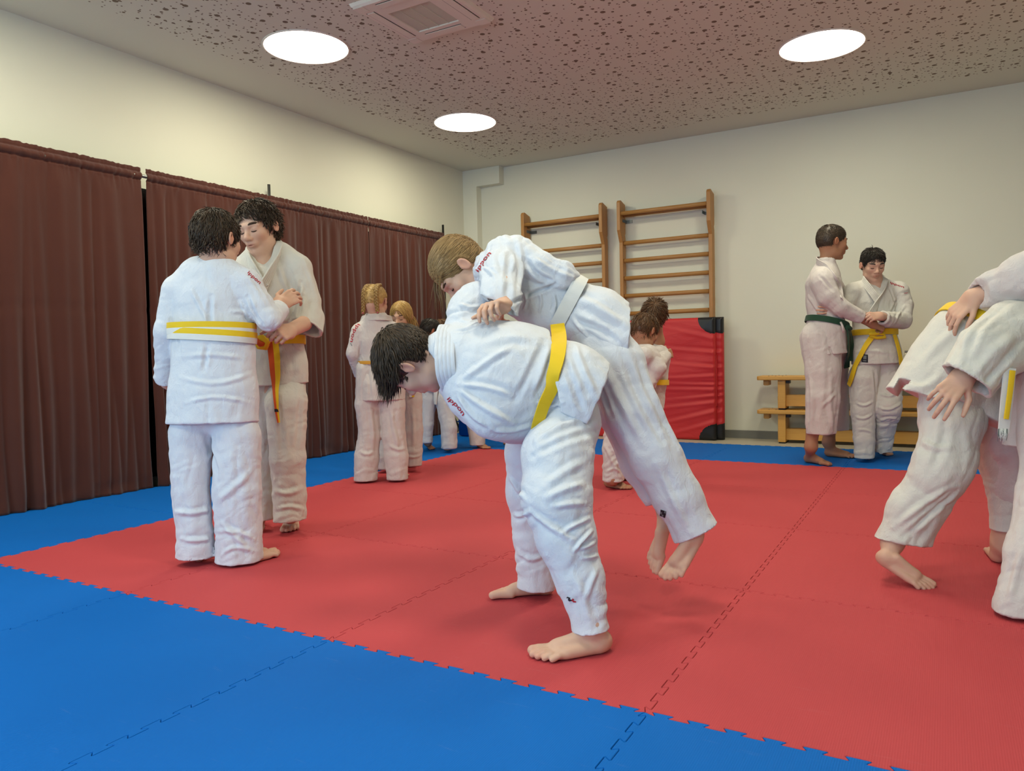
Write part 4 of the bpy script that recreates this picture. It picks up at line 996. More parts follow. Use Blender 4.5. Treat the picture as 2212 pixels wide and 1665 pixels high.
    p.collar([c0(440, 574, .07, -1, .2, .3), c0(441, 568, .02, -1, .25, -.3), c0(455, 563, -.03, -.5, .25, -1), c0(472, 563, -.035, 0, .25, -1), c0(488, 566, -.02, .6, .25, -1), c0(499, 574, .03, 1, .2, -.2), c0(500, 582, .08, 1, .2, .4)], .045, GI)
    p.letters('ippon', (534, 590), (560, 614), 10, RED)
    p.hair(HB, lambda P: whorl(P, (.03, -.2, .48), .35), 2600, .17, .0115, lift=.02, curl=.22, nape=-.30, jitter=.22, gravity=.1)
    ALL.append(p)

# ---- B: tall teenager facing the camera, orange and yellow belt
def teen():
    p = Person(3.62, floor_at(628, 1150), 'tall dark-haired teenager with orange-yellow belt, looking down before the curtain', SK3, GI2, .0036, .0047, 31)
    b = p.b; f = dv(-.30, -.30, -1)
    p.make_head(557, 492, 0, f, Z-.10*RH+.25*f, .250, (572, 572, .06), .052, .95)
    p.chain(b, [(572, 572, .06, 30), (575, 640, .05, 42), (590, 720, .04, 44), (595, 840, .02, 46)], .04, .7); p.chain(b, [(570, 552, .03, 23), (568, 592, .0, 20)], .04, full=True); p.chain(b, [(520, 575, 0, 16), (645, 580, .03, 18)], .04)
    p.chain(b, [(645, 585, .03, 18), (672, 672, .0, 16), (655, 700, -.06, 13)]); w = p.P(622, 716, -.26)
    p.tint += hand(b, w, at(598, 722, 3.24)-w, dv(-.35, -.3, .7), dv(-.1, 1, .3), .172, (62, 70, 75, 80), 3, (35, 55), p.P(658, 698, -.06), .036)
    p.chain(b, [(520, 580, .02, 18), (505, 660, -.08, 15), (520, 690, -.25, 13)])
    w = p.P(524, 690, -.27); p.tint += hand(b, w, dv(-.3, .1, -1), dv(.2, 0, 1), dv(.6, 1, 0), .165, (60, 65, 70, 70), 3, (35, 40))
    h = floor_at(634, 1128); t_ = floor_at(620, 1160); p.tint += foot(b, h, h+nz(t_-h)*.245, 1, at(628, 1112, 3.70), at(625, 1000, 3.66), .036)
    h = floor_at(566, 1130); t_ = floor_at(545, 1158); p.tint += foot(b, h, h+nz(t_-h)*.24, -1, at(560, 1112, 3.74), at(562, 1000, 3.73), .034)
    p.chain(b, [(618, 850, 0, 32), (622, 990, .0, 26), (625, 1010, 0, 22)]); p.chain(b, [(560, 850, .1, 32), (564, 990, .1, 26), (562, 1010, .1, 22)])
    j = p.j
    p.chain(j, [(582, 615, .03, 64), (588, 690, .03, 60)], .05, .66, TO); p.chain(j, [(588, 690, .03, 60), (594, 735, .03, 57), (601, 790, .03, 60), (606, 870, .03, 66)], .03, .68, SKT)
    p.chain(j, [(525, 585, .02, 30), (560, 560, .04, 30), (600, 556, .05, 31), (645, 580, .03, 30)], .04, .9, dict(c0=.002, c1=.002, d=.003)); p.chain(j, [(577, 570, .07, 36), (575, 545, .09, 33)], .03, .8)
    sl = SDF(); p.chain(sl, [(646, 590, .03, 30), (664, 650, .02, 29), (666, 690, .0, 33), (660, 730, -.05, 36)], .012, 1, dict(c0=.002, c1=.004, d=.009, ld=.05)); p.cuff(sl, p.P(657, 706, -.03), p.P(632, 742, -.10)-p.P(672, 672, 0), .095, 1, .09, .010); j.grp(sl, .012)
    sl = SDF(); p.chain(sl, [(524, 590, .02, 30), (508, 655, -.07, 28), (520, 690, -.22, 24)], .02, 1, SL); p.cuff(sl, p.P(519, 688, -.2), p.P(520, 690, -.22)-p.P(508, 655, -.07), .06); j.grp(sl, .02)
    a0 = p.P(568, 530, .0); j.rc(a0, p.P(566, 585, -.10), .058, .007, .006, 1, None, 's'); j.rc(p.P(566, 520, .02), p.P(570, 556, .05), .062, .060, .01, 1, None, 's')
    j.cut(p.P(605, 832), -Z+.05*RH, .3, .003)
    t = p.t
    p.chain(t, [(620, 832, .02, 38), (618, 868, .0, 44), (622, 990, .0, 38), (626, 1070, .02, 35), (626, 1170, .02, 37)], .02, .9, TR); p.chain(t, [(570, 832, .06, 38), (562, 868, .08, 42), (565, 990, .1, 32), (562, 1070, .1, 30), (560, 1160, .1, 30)], .02, .9, TR)
    t.cut(p.P(626, 1124, .02), -Z+.03*RH, .085, .003); t.cut(p.P(560, 1122, .1), -Z, .07, .003); t.rc(p.P(626, 1110, .02), p.P(626, 1140, .02), .06, .07, .004, .9, None, 's')
    p.finish_body()
    p.clothe([([(650, 610), (636, 660), (628, 690)], 6, -.010), ([(640, 600), (655, 640), (662, 690)], 8, .007), ([(600, 570), (612, 610), (640, 655)], 7, .006), ([(575, 700), (600, 690), (630, 690)], 8, .006), ([(655, 640), (642, 680), (650, 700)], 6, -.008), ([(590, 640), (610, 665), (625, 700)], 7, -.006)],
             [([(595, 1060), (620, 1070), (650, 1055)], 8, .009), ([(600, 1100), (625, 1090), (655, 1100)], 6, .008), ([(600, 860), (606, 930), (612, 990)], 9, -.008), ([(650, 850), (645, 920), (640, 980)], 8, -.007)])
    p.belt(p.P(594, 737, .03), UP-.06*RT, .042, [YEL, YOR], .165, two=False, sm=3)
    def g(x, y, dd, nx, ny_, nf):
        h = hit_px(p.jb, x, y); q = p.P(x, y, dd); return (h[0] if h is not None and (h[0]-q)@FW < 0 else q, dv(nx, ny_, nf))
    back = [(p.P(536, 546, .03), dv(-1, .2, -.4)), (p.P(546, 534, .11), dv(-.6, .2, .8)), (p.P(575, 526, .14), dv(.2, .2, 1)), (p.P(598, 527, .10), dv(1, .2, .4)), (p.P(604, 534, .03), dv(1, .2, -.5))]
    rgt = [g(600, 545, -.01, .7, .2, -1), g(592, 562, -.045, .35, .1, -1), g(581, 585, -.068, .1, 0, -1), g(569, 610, -.074, 0, 0, -1), g(557, 642, -.074, 0, 0, -1), g(551, 690, -.07, 0, 0, -1)]
    lft = [g(572, 622, -.066, 0, 0, -1), g(563, 606, -.066, 0, 0, -1), g(551, 584, -.060, -.2, 0, -1), g(541, 560, -.03, -.5, .2, -1)]
    p.collar(lft+back[:2], .048, GI2, off=.006); p.collar(back[1:]+rgt, .048, GI2, off=.011)
    # knot and hanging ends
    kn = p.P(568, 738, -.12)
    m = MB(); r_ = .022
    K = lambda a, b_, c_: tuple(kn+a*RH+b_*Z+c_*FH)
    m.tube([K(-.03, .012, 0), K(.0, .018, -.015), K(.026, -.002, -.012), K(.012, -.024, -.006), K(-.018, -.02, -.005), K(-.028, .0, -.004)], [.014, .017, .016, .017, .016, .012], 10, 0); m.build('belt_knot', YEL, p.root, True)
    m = MB(); m.tube([K(-.05, .005, .0), K(-.025, .008, -.022), K(-.005, -.01, -.024), K(.03, -.008, .0)], [.012, .015, .014, .012], 10, 0); m.build('belt_knot', ORA, p.root, True)
    p.band_px([(590, 738), (595, 780), (598, 830), (598, 870), (597, 887), (602, 912)], [24, 24, 21, 13, 9, 6], [ORA, YEL], 'belt_end', .012, .006, 30, True)
    p.patch([(594, 882), (601, 882), (601, 888), (594, 888)], [BLK], [[0, 0]], 'belt_stripe', .02)
    p.face(BROWN, .024, True); p.hair(HB, lambda P: whorl(P, (.05, -.12, .5), .05)+np.where(P[:, 1:2] > .12, np.array([[-.9, .25, .15]]), 0), 2800, .17, .0115, lift=.035, curl=.2, jitter=.22, cut=(.80, -.60, .055), nape=-.24, gravity=.0, lnf=lambda P: np.where((P[:, 1] > .12) & (P[:, 2] < .38), .7, 1.05))
    ALL.append(p)

# ---- C, D: two blonde girls
def girl_braids():
    p = Person(5.08, floor_at(822, 1040), 'small girl with two blond braids seen from behind, amber belt, near the curtain', SK1, GI3, .005, .007, 51)
    b = p.b; f = dv(.28, -.25, 1)
    p.make_head(812, 652, 0, f, Z+.2*f, .222, (812, 700, .0), .045)
    p.chain(b, [(812, 700, 0, 20), (815, 760, 0, 28), (822, 850, 0, 30)], .04, .7); p.chain(b, [(790, 870, 0, 18), (795, 960, 0, 16), (790, 1010, 0, 12)]); p.chain(b, [(850, 870, 0, 18), (852, 960, 0, 16), (858, 1010, 0, 12)])
    for x, sd in ((792, 1), (862, -1)):
        h = floor_at(x, 1037); p.tint += foot(b, h, h+.2*dv(.1*(-sd), 0, 1), sd, p.P(x, 1012, .02), p.P(x, 970), .034)
    p.chain(b, [(778, 715, 0, 12), (764, 770, .0, 10), (785, 815, .12, 9)]); w = p.P(786, 817, .13); p.tint += hand(b, w, dv(.6, -.1, .8), dv(1, 0, -.3), Z, .13, (50, 55, 60, 60), 3)
    p.chain(b, [(848, 712, 0, 12), (872, 750, .1, 10), (872, 730, .28, 9)]); w = p.P(872, 728, .3); p.tint += hand(b, w, dv(0, .2, 1), dv(0, 0, 1), dv(-1, 1, 0), .13, (40, 45, 50, 50), 3)
    j = p.j
    p.chain(j, [(814, 735, 0, 42), (818, 785, 0, 36)], .04, .66, TO); p.chain(j, [(818, 785, 0, 37), (823, 830, 0, 47), (826, 905, 0, 56)], .03, .7, SKT)
    p.chain(j, [(780, 712, 0, 16), (812, 700, 0, 24), (846, 712, 0, 17)], .04, .9); p.chain(j, [(813, 700, 0, 24), (813, 692, 0, 27)], .02, .9)
    p.chain(j, [(777, 716, 0, 19), (764, 762, .0, 16), (780, 812, .10, 14)], .014, 1, SL); p.cuff(j, p.P(780, 811, .1), p.P(780, 812, .1)-p.P(764, 762, 0), .05)
    p.chain(j, [(849, 714, 0, 18), (870, 750, .1, 16), (872, 732, .26, 14)], .014, 1, SL); p.cuff(j, p.P(872, 733, .25), p.P(872, 732, .26)-p.P(870, 750, .1), .05)
    j.rc(p.P(813, 672), p.P(814, 690, .04), .06, .05, .006, 1, None, 's'); j.cut(p.P(823, 865), -Z, .3, .003)
    t = p.t
    p.chain(t, [(798, 800, 0, 30), (794, 875, 0, 27), (798, 940, 0, 24), (792, 985, 0, 27), (788, 1070, 0, 26)], .014, .88, TR); p.chain(t, [(845, 800, 0, 30), (848, 875, 0, 27), (850, 940, 0, 25), (856, 985, 0, 26), (860, 1070, 0, 22)], .014, .88, TR)
    t.cut(p.P(788, 1038), -Z, .1, .003); t.cut(p.P(859, 1036), -Z, .09, .003)
    p.finish_body(); p.clothe([([(792, 790), (800, 830), (800, 860)], 4, -.006), ([(780, 740), (775, 770), (785, 790)], 4, -.009)], [([(800, 880), (808, 930), (806, 980)], 6, .008), ([(845, 880), (850, 930), (862, 970)], 6, .008), ([(840, 960), (858, 975), (875, 968)], 5, .008), ([(778, 975), (792, 985), (808, 975)], 5, .008)])
    p.belt(p.P(818, 784), UP+.01*RT, .022, [YOR], .14, th=.004)
    c0 = lambda x, y, d, nx, nyy, nf: (p.P(x, y, d), dv(nx, nyy, nf))
    p.collar([c0(784, 694, .06, -1, .2, .5), c0(786, 690, 0, -1, .3, -.2), c0(800, 687, -.055, -.4, .3, -1), c0(815, 687, -.065, 0, .3, -1), c0(830, 687, -.055, .4, .3, -1), c0(842, 690, .0, 1, .3, -.2), c0(842, 696, .06, 1, .2, .5)], .040, GI3, off=.012)
    p.letters('ippon', (773, 699), (757, 738), 10, RED, bow=-3); p.letters('~', (755, 742), (758, 748), 10, GRYT)
    sgn = lambda P: np.where(P[:, :1] > 0, 1.0, -1.0)
    p.hair(HBD, lambda P: np.concatenate([np.abs(P[:, :1]-sgn(P)*.19)*-np.sign(P[:, :1]-sgn(P)*.19)*6, np.full((len(P), 1), -.2), np.full((len(P), 1), -.4)], 1), 1300, .06, .007, cap_grow=.975, lift=.004, jitter=.08, nape=-.24, curl=.0)
    for sx in (-1, 1):
        path = [(sx*.12, -.05, .50), (sx*.165, -.29, .43), (sx*.19, -.42, .25), (sx*.205, -.42, .03), (sx*.215, -.36, -.17), (sx*.23, -.31, -.35), (sx*.24, -.31, -.46)]
        Q = resample(np.array(path), 46); m = MB()
        for s_ in range(3):
            pts = []
            for i, q in enumerate(Q):
                a = i*.62+s_*2.094; r_ = .050*(1-.35*i/45)
                pts.append(p.head.w(*(q+np.array([math.cos(a)*r_*1.1, -.01+math.sin(2*a)*r_*.5, 0]))))
            m.tube(pts, [p.head.H*.050*(1-.4*i/45)*(1 if i < 43 else .6) for i in range(46)], 7)
        m.build('braid', HBD, p.hairo, True)
        m = MB(); e = Q[-2]; m.tube([p.head.w(*(e+np.array([0, 0, .02]))), p.head.w(*(e+np.array([0, 0, -.02])))], p.head.H*.036, 10); m.build('hair_tie', plain('hair_tie_pink', lin(190, 70, 110), .5), p.hairo, True)
    ALL.append(p)
def girl_blonde():
    p = Person(5.46, floor_at(880, 1016), 'small blonde girl facing the camera behind the girl with braids', SK1, GI3, .0055, .0075, 71)
    b = p.b; f = dv(-.25, -.30, -1)
    p.make_head(866, 683, 0, f, Z+.25*f, .212, (872, 725, .03), .042)
    p.chain(b, [(872, 725, .03, 18), (876, 780, .03, 24), (878, 850, .02, 26)], .04, .7); p.chain(b, [(892, 850, 0, 16), (894, 950, 0, 13), (893, 985, 0, 11)]); p.chain(b, [(852, 850, 0, 16), (838, 950, 0, 13), (832, 990, 0, 11)])
    h = floor_at(894, 1002); p.tint += foot(b, h, h+.195*dv(.05, 0, -1), 1, p.P(893, 990, .02), p.P(893, 960), .033); h = floor_at(835, 1008); p.tint += foot(b, h, h+.195*dv(-.25, 0, -1), -1, p.P(832, 992, .02), p.P(834, 960), .033)
    j = p.j
    p.chain(j, [(874, 745, .03, 36), (877, 790, .03, 31)], .04, .7, TO); p.chain(j, [(877, 790, .03, 31), (878, 820, .02, 34), (880, 880, .02, 38)], .03, .75, SKT); p.chain(j, [(850, 728, .03, 15), (874, 716, .03, 18), (900, 730, .03, 15)], .04)
    p.chain(j, [(902, 735, .03, 16), (905, 775, -.03, 14), (880, 770, -.20, 12)], .012, 1, SL); p.chain(j, [(848, 735, .03, 16), (842, 775, -.05, 14), (860, 765, -.2, 12)], .012, 1, SL)
    w = p.P(876, 768, -.23); p.tint += hand(b, w, dv(-.4, .1, -1), dv(-.3, 0, 1), Z, .125, (60, 65, 70, 70), 3, fore=p.P(900, 774, -.05)); w = p.P(862, 764, -.23); p.tint += hand(b, w, dv(.1, .1, -1), dv(.3, 0, 1), Z, .125, (60, 65, 70, 70), 3, fore=p.P(844, 774, -.06))
    j.rc(p.P(867, 705, -.03), p.P(872, 735, -.13), .05, .006, .006, 1, None, 's'); j.cut(p.P(879, 842), -Z, .3, .003)
    t = p.t
    p.chain(t, [(891, 834, 0, 21), (890, 864, 0, 22), (893, 930, 0, 21), (894, 975, 0, 19), (895, 1040, 0, 16)], .014, .9, TR); p.chain(t, [(862, 834, 0, 21), (850, 864, 0, 21), (838, 940, 0, 19), (832, 985, 0, 17), (830, 1040, 0, 15)], .014, .9, TR)
    t.cut(p.P(895, 1007), -Z, .07, .003); t.cut(p.P(831, 1014), -Z, .07, .003)
    p.finish_body(); p.clothe((), [([(890, 880), (896, 930), (892, 970)], 5, .006), ([(880, 985), (895, 990), (910, 982)], 4, .007)])
    p.belt(p.P(877, 792, .03), UP, .03, [WHI], .13); p.band_px([(886, 795), (887, 830), (890, 858)], [12, 11, 11], [WHI, YEL], 'belt_end', .008, .005, 14, True)
    p.face(BROWN, .016, True); p.hair(HBD, lambda P: np.concatenate([np.sign(P[:, :1])*.6, np.full((len(P), 1), -.25), np.full((len(P), 1), -.55)], 1), 1500, .42, .011, lift=.004, jitter=.12, gravity=1.2, nape=-.3, cut=(.80, -.60, .12), seg=7)
    ALL.append(p)

# ---- E, F: pair behind
def small_pair():
    p = Person(6.52, floor_at(950, 976), 'small dark-haired child with white belt, standing before the blue crash mat', SK2, GI4, .006, .008, 91)
    b = p.b; f = dv(.8, -.6, .5)
    p.make_head(930, 716, .02, f, Z+.5*f, .205, (936, 752, .05), .042)
    p.chain(b, [(936, 752, .05, 15), (940, 800, .05, 20), (942, 850, .03, 20)], .04, .7); p.chain(b, [(926, 860, .05, 12), (920, 925, .03, 11), (926, 950, .03, 9)]); p.chain(b, [(955, 860, .0, 12), (970, 925, -.03, 11), (972, 958, -.05, 9)])
    h = floor_at(924, 967); t_ = floor_at(944, 976); p.tint += foot(b, h, h+nz(t_-h)*.19, 1, p.P(924, 955, .05), p.P(922, 930, .04), .03); h = floor_at(976, 968); t_ = floor_at(950, 980); p.tint += foot(b, h, h+nz(t_-h)*.19, -1, p.P(974, 958, -.04), p.P(972, 930, -.03), .03)
    j = p.j
    p.chain(j, [(937, 765, .05, 27), (941, 800, .05, 24), (944, 850, .04, 29)], .04, .7, TO); p.chain(j, [(920, 757, .05, 12), (955, 757, .05, 12)], .03); p.chain(j, [(955, 762, .05, 13), (975, 785, .08, 11), (1000, 770, .12, 10)], .012, 1, SL); p.chain(j, [(918, 762, .05, 13), (920, 795, -.02, 11), (955, 790, -.08, 10)], .012, 1, SL)
    w = p.P(958, 790, -.085); p.tint += hand(b, w, dv(1, 0, .2), dv(0, 0, 1), Z, .12, (50, 55, 60, 60), 3); w = p.P(1002, 769, .12); p.tint += hand(b, w, dv(1, .2, .1), dv(0, 0, -1), Z, .12, (50, 55, 60, 60), 3)
    j.cut(p.P(944, 846, .04), -Z, .2, .003)
    t = p.t
    p.chain(t, [(932, 840, .05, 17), (926, 864, .05, 18), (921, 920, .03, 15), (922, 990, .03, 12)], .012, .9, TR); p.chain(t, [(954, 840, .03, 17), (958, 864, 0, 18), (970, 925, -.03, 18), (971, 1000, -.05, 18)], .012, .9, TR)
    t.cut(p.P(922, 957, .03), -Z, .07, .003); t.cut(p.P(971, 970, -.05), -Z, .08, .003)
    p.finish_body(); p.clothe(); p.belt(p.P(941, 802, .05), UP, .035, [WHI], .12); p.band_px([(942, 805), (943, 840), (943, 873)], 9, [WHI], 'belt_end', .01, .006, 12)
    p.hair(HBL, lambda P: whorl(P), 700, .22, .012, nape=-.3); ALL.append(p)
    p = Person(6.74, floor_at(1065, 968), 'small brown-haired child leaning in, feet wide apart before the blue crash mat', SK2, GI3, .006, .008, 111)
    b = p.b; f = dv(-.85, -.5, -.1)
    p.make_head(955, 716, 0, f, Z+.6*f, .205, (975, 746, .02), .042)
    p.chain(b, [(975, 746, .02, 15), (1000, 790, .02, 20), (1030, 850, .0, 22)], .04, .7); p.chain(b, [(1020, 860, 0, 12), (1028, 925, 0, 10), (1034, 955, 0, 9)]); p.chain(b, [(1048, 860, .05, 12), (1085, 925, .08, 10), (1097, 950, .08, 9)])
    h = floor_at(1032, 966); t_ = floor_at(1053, 970); p.tint += foot(b, h, h+nz(t_-h)*.19, -1, p.P(1034, 955, .0), p.P(1032, 930, .0), .03); h = floor_at(1108, 956); t_ = floor_at(1086, 964); p.tint += foot(b, h, h+nz(t_-h)*.19, 1, p.P(1104, 946, .08), p.P(1098, 930, .08), .03)
    j = p.j
    p.chain(j, [(982, 765, .02, 25), (1004, 800, .02, 24), (1034, 862, .0, 30)], .04, .7, TO); p.chain(j, [(968, 760, -.12, 12), (990, 752, .14, 12)], .03); p.chain(j, [(966, 764, -.12, 13), (955, 795, -.15, 11), (930, 790, -.12, 10)], .012, 1, SL); p.chain(j, [(992, 755, .15, 12), (975, 780, .25, 11), (950, 770, .2, 10)], .012, 1, SL)
    w = p.P(928, 789, -.12); p.tint += hand(b, w, dv(-1, 0, .2), dv(0, 0, 1), Z, .12, (50, 55, 60, 60), 3); w = p.P(948, 769, .2); p.tint += hand(b, w, dv(-1, .2, -.1), dv(0, 0, -1), Z, .12, (50, 55, 60, 60), 3)
    j.cut(p.P(1030, 852, 0), nz(-Z+.35*RH), .2, .003)
    t = p.t
    p.chain(t, [(1018, 858, 0, 20), (1018, 872, 0, 20), (1027, 920, 0, 18), (1036, 1000, 0, 16)], .012, .9, TR); p.chain(t, [(1042, 858, .03, 20), (1056, 875, .05, 19), (1086, 920, .08, 15), (1102, 960, .08, 13)], .012, .9, TR)
    t.cut(p.P(1033, 962, 0), -Z, .08, .003); t.cut(p.P(1099, 948, .08), nz(-Z+.2*RH), .08, .003)
    p.finish_body(); p.clothe(); p.belt(p.P(1003, 800, .02), nz(UP-.5*RT), .035, [YEL], .12)
    p.hair(HBR, lambda P: whorl(P), 700, .24, .012, nape=-.3); ALL.append(p)

# ---- G: the boy bending over, H: the girl on his back
def thrower():
    p = Person(2.38, floor_at(1215, 1380), 'boy with dark hair and yellow belt bending far forward with a girl on his back', SK3, GI, .0027, .0037, 131)
    b = p.b
    f = nz(-.28*RH-.90*Z+.32*FH); u = nz(-.93*RH+.30*Z-.05*FH)
    p.make_head(884, 781, -.03, f, u, .225, (985, 782, -.02), .062)
    p.chain(b, [(975, 782, -.02, 48), (1020, 790, 0, 60), (1120, 820, 0, 80), (1210, 850, 0, 60)], .05, .8)
    hL = floor_at(1322, 1404); tL = floor_at(1160, 1424)
    p.tint += foot(b, hL, hL+nz(tL-hL)*.245, 1, at(1279, 1350, 2.125), at(1262, 1250, 2.16), .027, rt=.032)
    hF = floor_at(1200, 1283); tF = floor_at(1052, 1290)
    p.tint += foot(b, hF, hF+nz(tF-hF)*.24, -1, at(1160, 1255, 2.62), at(1152, 1160, 2.6), .034, rt=.036)
    p.chain(b, [(1228, 900, -.02, 46), (1195, 1090, -.17, 36), (1255, 1220, -.21, 28)]); p.chain(b, [(1170, 900, .12, 50), (1140, 1060, .2, 34), (1150, 1150, .22, 28)])
    # far arm reaching up and round
    p.chain(b, [(1000, 740, .12, 26), (1015, 660, .10, 22), (1060, 660, .22, 18)])
    w = p.P(1085, 652, .20); p.tint += hand(b, w, dv(1, .1, .1), dv(0, -.6, 1), dv(0, 1, .5), .15, (55, 60, 65, 70), 4, fore=p.P(1020, 665, .14))
    # near arm wrapped under the girl, hidden in front of the chest
    p.chain(b, [(1000, 850, -.1, 26), (1080, 900, .0, 22), (1150, 880, .15, 18)]); w = p.P(1160, 870, .18); p.tint += hand(b, w, dv(.5, .6, .6), dv(1, 0, 0), dv(0, 1, -.5), .15, (45, 50, 55, 60), 4)
    j = p.j
    p.chain(j, [(1000, 775, -.02, 72), (1060, 808, -.02, 104), (1125, 828, -.01, 112), (1180, 830, 0, 106)], .08, .82, dict(c0=.003, c1=.004, d=.006, lc=.07, ld=.07))
    p.chain(j, [(975, 775, -.02, 58), (955, 768, -.03, 52)], .03, .9, dict(c0=0, c1=0, d=.001))
    p.chain(j, [(1020, 858, -.09, 44), (1065, 893, -.10, 46), (1125, 905, -.02, 42)], .05, .9, dict(c0=.003, c1=.005, d=.005))          # near upper arm folded down
    p.chain(j, [(1005, 725, .04, 50), (1012, 672, .06, 42), (1030, 645, .08, 34), (1080, 655, .18, 26)], .03, .9, dict(c0=.006, c1=.006, cm=.004, d=.004, lc=.035))   # far arm up
    j.cut(p.P(1206, 826, 0), nz(RT*.97+UP*.16), .36, .004)
    sk = SDF(); p.chain(sk, [(1186, 828, -.02, 100), (1230, 838, -.05, 94), (1272, 862, -.06, 88)], .03, .86, dict(c0=.003, c1=.003, d=.006))
    sk.cut(p.P(1282, 872, -.05), nz(RT*.90-UP*.38), .36, .003); sk.cut(p.P(1215, 894, -.10), nz(-RT*.42-UP*.90), .40, .003); sk.cut(p.P(1192, 826, 0), nz(-RT*.97-UP*.16), .36, .003)
    j.grp(sk, .006)
    # skin opening at the neck
    j.rc(p.P(915, 790, -.03), p.P(962, 795, -.03), .075, .068, .006, 1, None, 's')
    # open side of the skirt beneath the belt
    j.rc(p.P(1130, 905, -.16), p.P(1150, 895, -.16), .018, .02, .012, 1, None, 's')
    t = p.t
    near = dict(c0=.002, c1=.003, cm=.003, d=.004, lc=.04, ld=.06)
    p.chain(t, [(1228, 915, -.05, 70), (1205, 985, -.13, 76), (1202, 1075, -.18, 76), (1222, 1160, -.20, 64), (1252, 1250, -.22, 51), (1280, 1375, -.25, 38), (1284, 1400, -.25, 38)], .02, .9, near)
    p.chain(t, [(1165, 890, .10, 66), (1142, 980, .16, 50), (1140, 1060, .19, 46), (1150, 1160, .22, 41), (1158, 1275, .24, 39), (1159, 1300, .24, 39)], .02, .9, near)
    p.chain(t, [(1222, 895, -.02, 70), (1185, 890, .1, 66)], .04, .9)
    p.cuff(t, at(1279, 1363, 2.13), nz(UP*-1+.14*RT), .055, .9, .07, .006); p.cuff(t, at(1158, 1272, 2.62), nz(-UP-.06*RT), .068, .9, .06, .007)
    p.finish_body()
    p.clothe([([(990, 826), (1050, 780), (1110, 745)], 9, .006), ([(988, 830), (1060, 835), (1105, 855)], 8, .008), ([(988, 838), (1040, 880), (1110, 915)], 9, .009), ([(985, 845), (1010, 900), (1060, 925)], 8, .007), ([(1040, 760), (1090, 735), (1150, 745)], 14, -.006), ([(1190, 740), (1172, 800), (1150, 850)], 9, .008), ([(1175, 735), (1150, 800), (1115, 860)], 10, -.007), ([(985, 690), (1010, 700), (1045, 685)], 6, -.008), ([(990, 655), (1015, 668), (1045, 660)], 6, .009), ([(985, 715), (1020, 712), (1060, 690)], 5, -.009), ([(1240, 740), (1262, 800), (1290, 860)], 10, .007), ([(1210, 760), (1240, 830), (1262, 900)], 9, -.006), ([(1165, 870), (1195, 880), (1215, 870)], 6, .008), ([(1060, 930), (1110, 935), (1150, 920)], 8, .006)],
             [([(1290, 1115), (1255, 1125), (1215, 1150)], 6, .010), ([(1292, 1135), (1262, 1160), (1240, 1190)], 5, .009), ([(1295, 1165), (1275, 1180), (1250, 1185)], 5, .008), ([(1300, 1195), (1282, 1205), (1258, 1205)], 5, .007), ([(1285, 1090), (1240, 1085), (1195, 1095)], 8, .008), ([(1285, 1040), (1230, 1050), (1180, 1075)], 9, .008), ([(1288, 985), (1230, 1010), (1175, 1050)], 11, .007), ([(1160, 950), (1210, 915), (1260, 905)], 11, .009), ([(1150, 985), (1210, 950), (1290, 930)], 10, -.007), ([(1145, 1105), (1190, 1140), (1235, 1165)], 9, .009), ([(1240, 1240), (1262, 1290), (1275, 1350)], 10, .005), ([(1290, 1230), (1272, 1270), (1265, 1300)], 8, .006), ([(1100, 1110), (1120, 1118), (1145, 1105)], 7, .009), ([(1118, 1190), (1140, 1215), (1180, 1200)], 9, .006), ([(1098, 1030), (1120, 1060), (1135, 1080)], 8, .007)])
    p.band_px([(1204, 700), (1209, 742), (1204, 790), (1190, 838), (1172, 872), (1160, 908), (1152, 950)], [30, 33, 31, 29, 27, 26, 25], [YEL], 'belt', .008, .005, 40, bvh=p.jb)
    c0 = lambda x, y, d, n: (p.P(x, y, d), nz(n))
    p.collar([c0(985, 850, -.02, -Z-.2*FH), c0(974, 838, -.08, -Z*.8-FH*.5), c0(963, 806, -.125, -.3*Z-FH), c0(960, 765, -.125, .25*Z-FH), c0(962, 725, -.085, .7*Z-FH*.6), c0(968, 706, -.02, Z), c0(978, 706, .06, .7*Z+FH*.6)], .060, GI, th=.006)
    p.letters('ippon', (966, 862), (1000, 898), 12, RED, bow=3)
    p.patch([(1226, 1288), (1240, 1293), (1238, 1298), (1224, 1294)], [BLK, RED, p.tcloth], [[0, 0, 2, 1], [2, 0, 0, 1]], 'embroidered_mark', .002); p.patch([(1224, 1290), (1228, 1290), (1234, 1297), (1230, 1298)], [BLK], [[0]], 'embroidered_mark', .0024); p.patch([(1236, 1296), (1245, 1298), (1244, 1301), (1238, 1300)], [RED], [[0]], 'embroidered_mark', .0022)
    p.face(BROWN, .02, True)
    p.hair(HB, lambda P: whorl(P, (.04, -.28, .40), -.1)+np.where(P[:, 1:2] > .12, np.array([[-.1, .5, .25]]), 0), 4600, .17, .0095, lift=.012, jitter=.16, nape=-.32, gravity=.5, cut=(.80, -.60, .15), lnf=lambda P: np.where((P[:, 2] < .12) & (P[:, 1] < .2), .45, 1)+1.3*np.clip((P[:, 1]-.1)/.25, 0, 1)*np.clip((P[:, 2]-.0)/.3, 0, 1), seg=6, region=lambda L: ~((np.abs(L[:, 0]) > .2) & (np.abs(L[:, 1]+.05) < .14) & (L[:, 2] < .11)))
    ALL.append(p)
